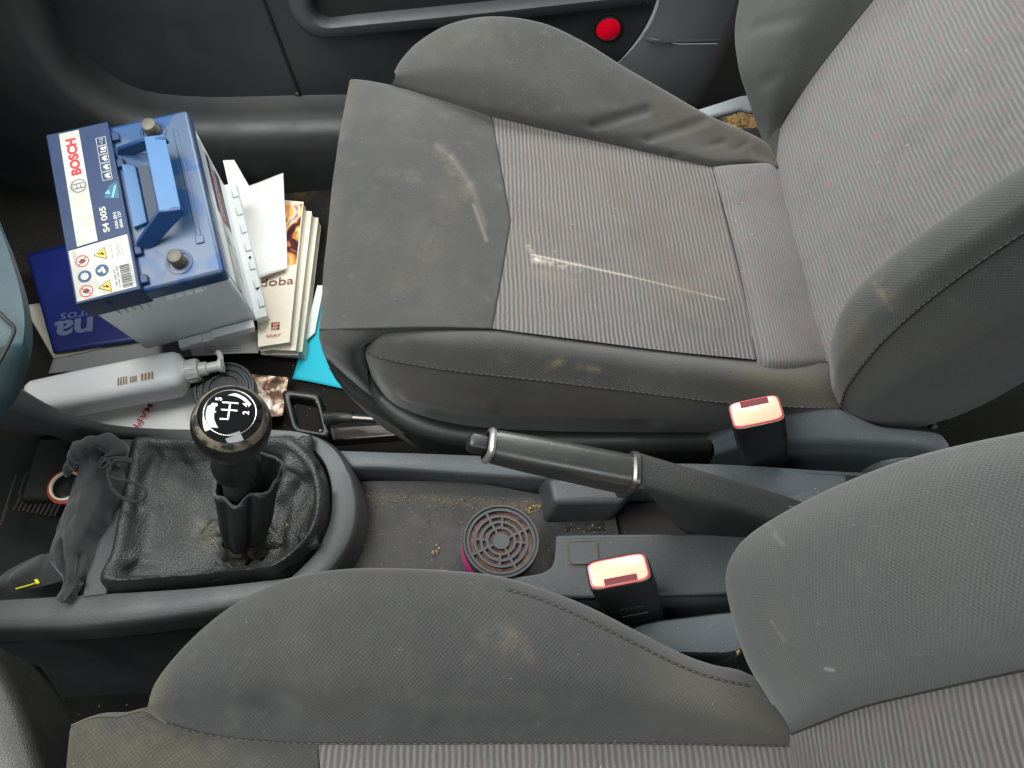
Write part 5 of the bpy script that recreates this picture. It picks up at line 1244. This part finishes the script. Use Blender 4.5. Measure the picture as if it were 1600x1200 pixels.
# ================================================================== CRUMBS
random.seed(11)
mb = MB()
def crumb(p, s):
    n = 6; R = []
    b = len(mb.v); q = [Vector((random.uniform(-1, 1), random.uniform(-1, 1), random.uniform(.1, 1))) * s for _ in range(5)]
    pts = [p + V(-s, -s * .7, 0) * random.uniform(.5, 1), p + V(s, -s * .6, 0) * random.uniform(.5, 1), p + V(s * .3, s, 0) * random.uniform(.5, 1), p + V(random.uniform(-.3, .3) * s, 0, s * .9)]
    mb.v.extend(pts)
    mi = random.choice((0, 0, 1, 1, 2)) if s < .0016 else 0
    for f in ((0, 1, 2), (0, 1, 3), (1, 2, 3), (0, 2, 3)): mb.face([b + k for k in f], mi)
for _ in range(110):
    u = random.uniform(570, 850); v = 772 + abs(random.gauss(0, 1)) * 12 + (u - 570) * .03; crumb(P(u, v, .251), random.uniform(.0005, .0012))
for _ in range(90): crumb(P(random.uniform(565, 740), random.uniform(775, 895), .251), random.uniform(.0003, .0008))
for _ in range(26): crumb(P(random.gauss(832, 5), random.gauss(792, 5), .252), random.uniform(.0008, .0022))
for _ in range(10): crumb(P(random.gauss(681, 3), random.gauss(861, 4), .252), random.uniform(.0008, .002))
for _ in range(70): crumb(P(random.uniform(450, 610), random.uniform(560, 695), .012), random.uniform(.0005, .0013))
for _ in range(24): crumb(P(random.uniform(400, 520), random.uniform(255, 300), .008), random.uniform(.0006, .0016))
for _ in range(12): crumb(P(random.gauss(496, 4), random.gauss(267, 3), .01), random.uniform(.0015, .003))
for _ in range(30): crumb(P(random.uniform(880, 960), random.uniform(820, 832), .2505), random.uniform(.0005, .0012))
for _ in range(8): crumb(P(random.gauss(1154, 3), random.gauss(1018, 3), .283), random.uniform(.001, .0025))
for _ in range(12): crumb(P(random.gauss(362, 5), random.gauss(858, 5), .300), random.uniform(.0006, .0012))
for _ in range(8): crumb(P(random.gauss(447, 4), random.gauss(822, 3), .300), random.uniform(.0006, .0012))
for _ in range(14): crumb(P(random.uniform(60, 225), random.uniform(1050, 1110), .012), random.uniform(.0008, .0016))
cr2 = mb.build('crumbs', [M['crumb'], simple('pale grit', rgb(170, 166, 156), .8), simple('brown grit', rgb(112, 92, 70), .8)], base=P(700, 800, .25), smooth=False, recalc=False); cr2['kind'] = 'stuff'; cr2['label'] = 'biscuit crumbs and grit scattered on tray and floor'
# ================================================================== LIGHT
w = bpy.data.worlds.new('World'); SC.world = w; w.use_nodes = True
bg = w.node_tree.nodes['Background']; bg.inputs[0].default_value = (.85, .94, 1.0, 1); bg.inputs[1].default_value = .25
def area(name, loc, target, sx, sy, power, col):
    l = bpy.data.lights.new(name, 'AREA'); l.shape = 'RECTANGLE'; l.size = sx; l.size_y = sy; l.energy = power; l.color = col
    o = bpy.data.objects.new(name, l); COL.objects.link(o); o.location = loc
    o.rotation_euler = (Vector(target) - Vector(loc)).to_track_quat('-Z', 'Y').to_euler(); return o
area('windscreen_light', (-.75, .40, 1.55), (.15, .45, .3), 1.2, .75, 50, (.98, 1, .985))
area('passenger_window_light', (.25, 1.38, 1.2), (-.15, .45, .3), 1.0, .5, 28, (.99, 1, .985))
area('driver_window_light', (.45, -.95, 1.35), (-.1, .5, .2), 1.0, .7, 15, (.93, .975, 1))
SC.view_settings.view_transform = 'Standard'; SC.view_settings.look = 'None'; SC.view_settings.exposure = 0; SC.view_settings.gamma = 1
SC.render.engine = 'CYCLES'; SC.cycles.use_denoising = True
for o in list(bpy.data.objects):
    if '_off' in o: del o['_off']
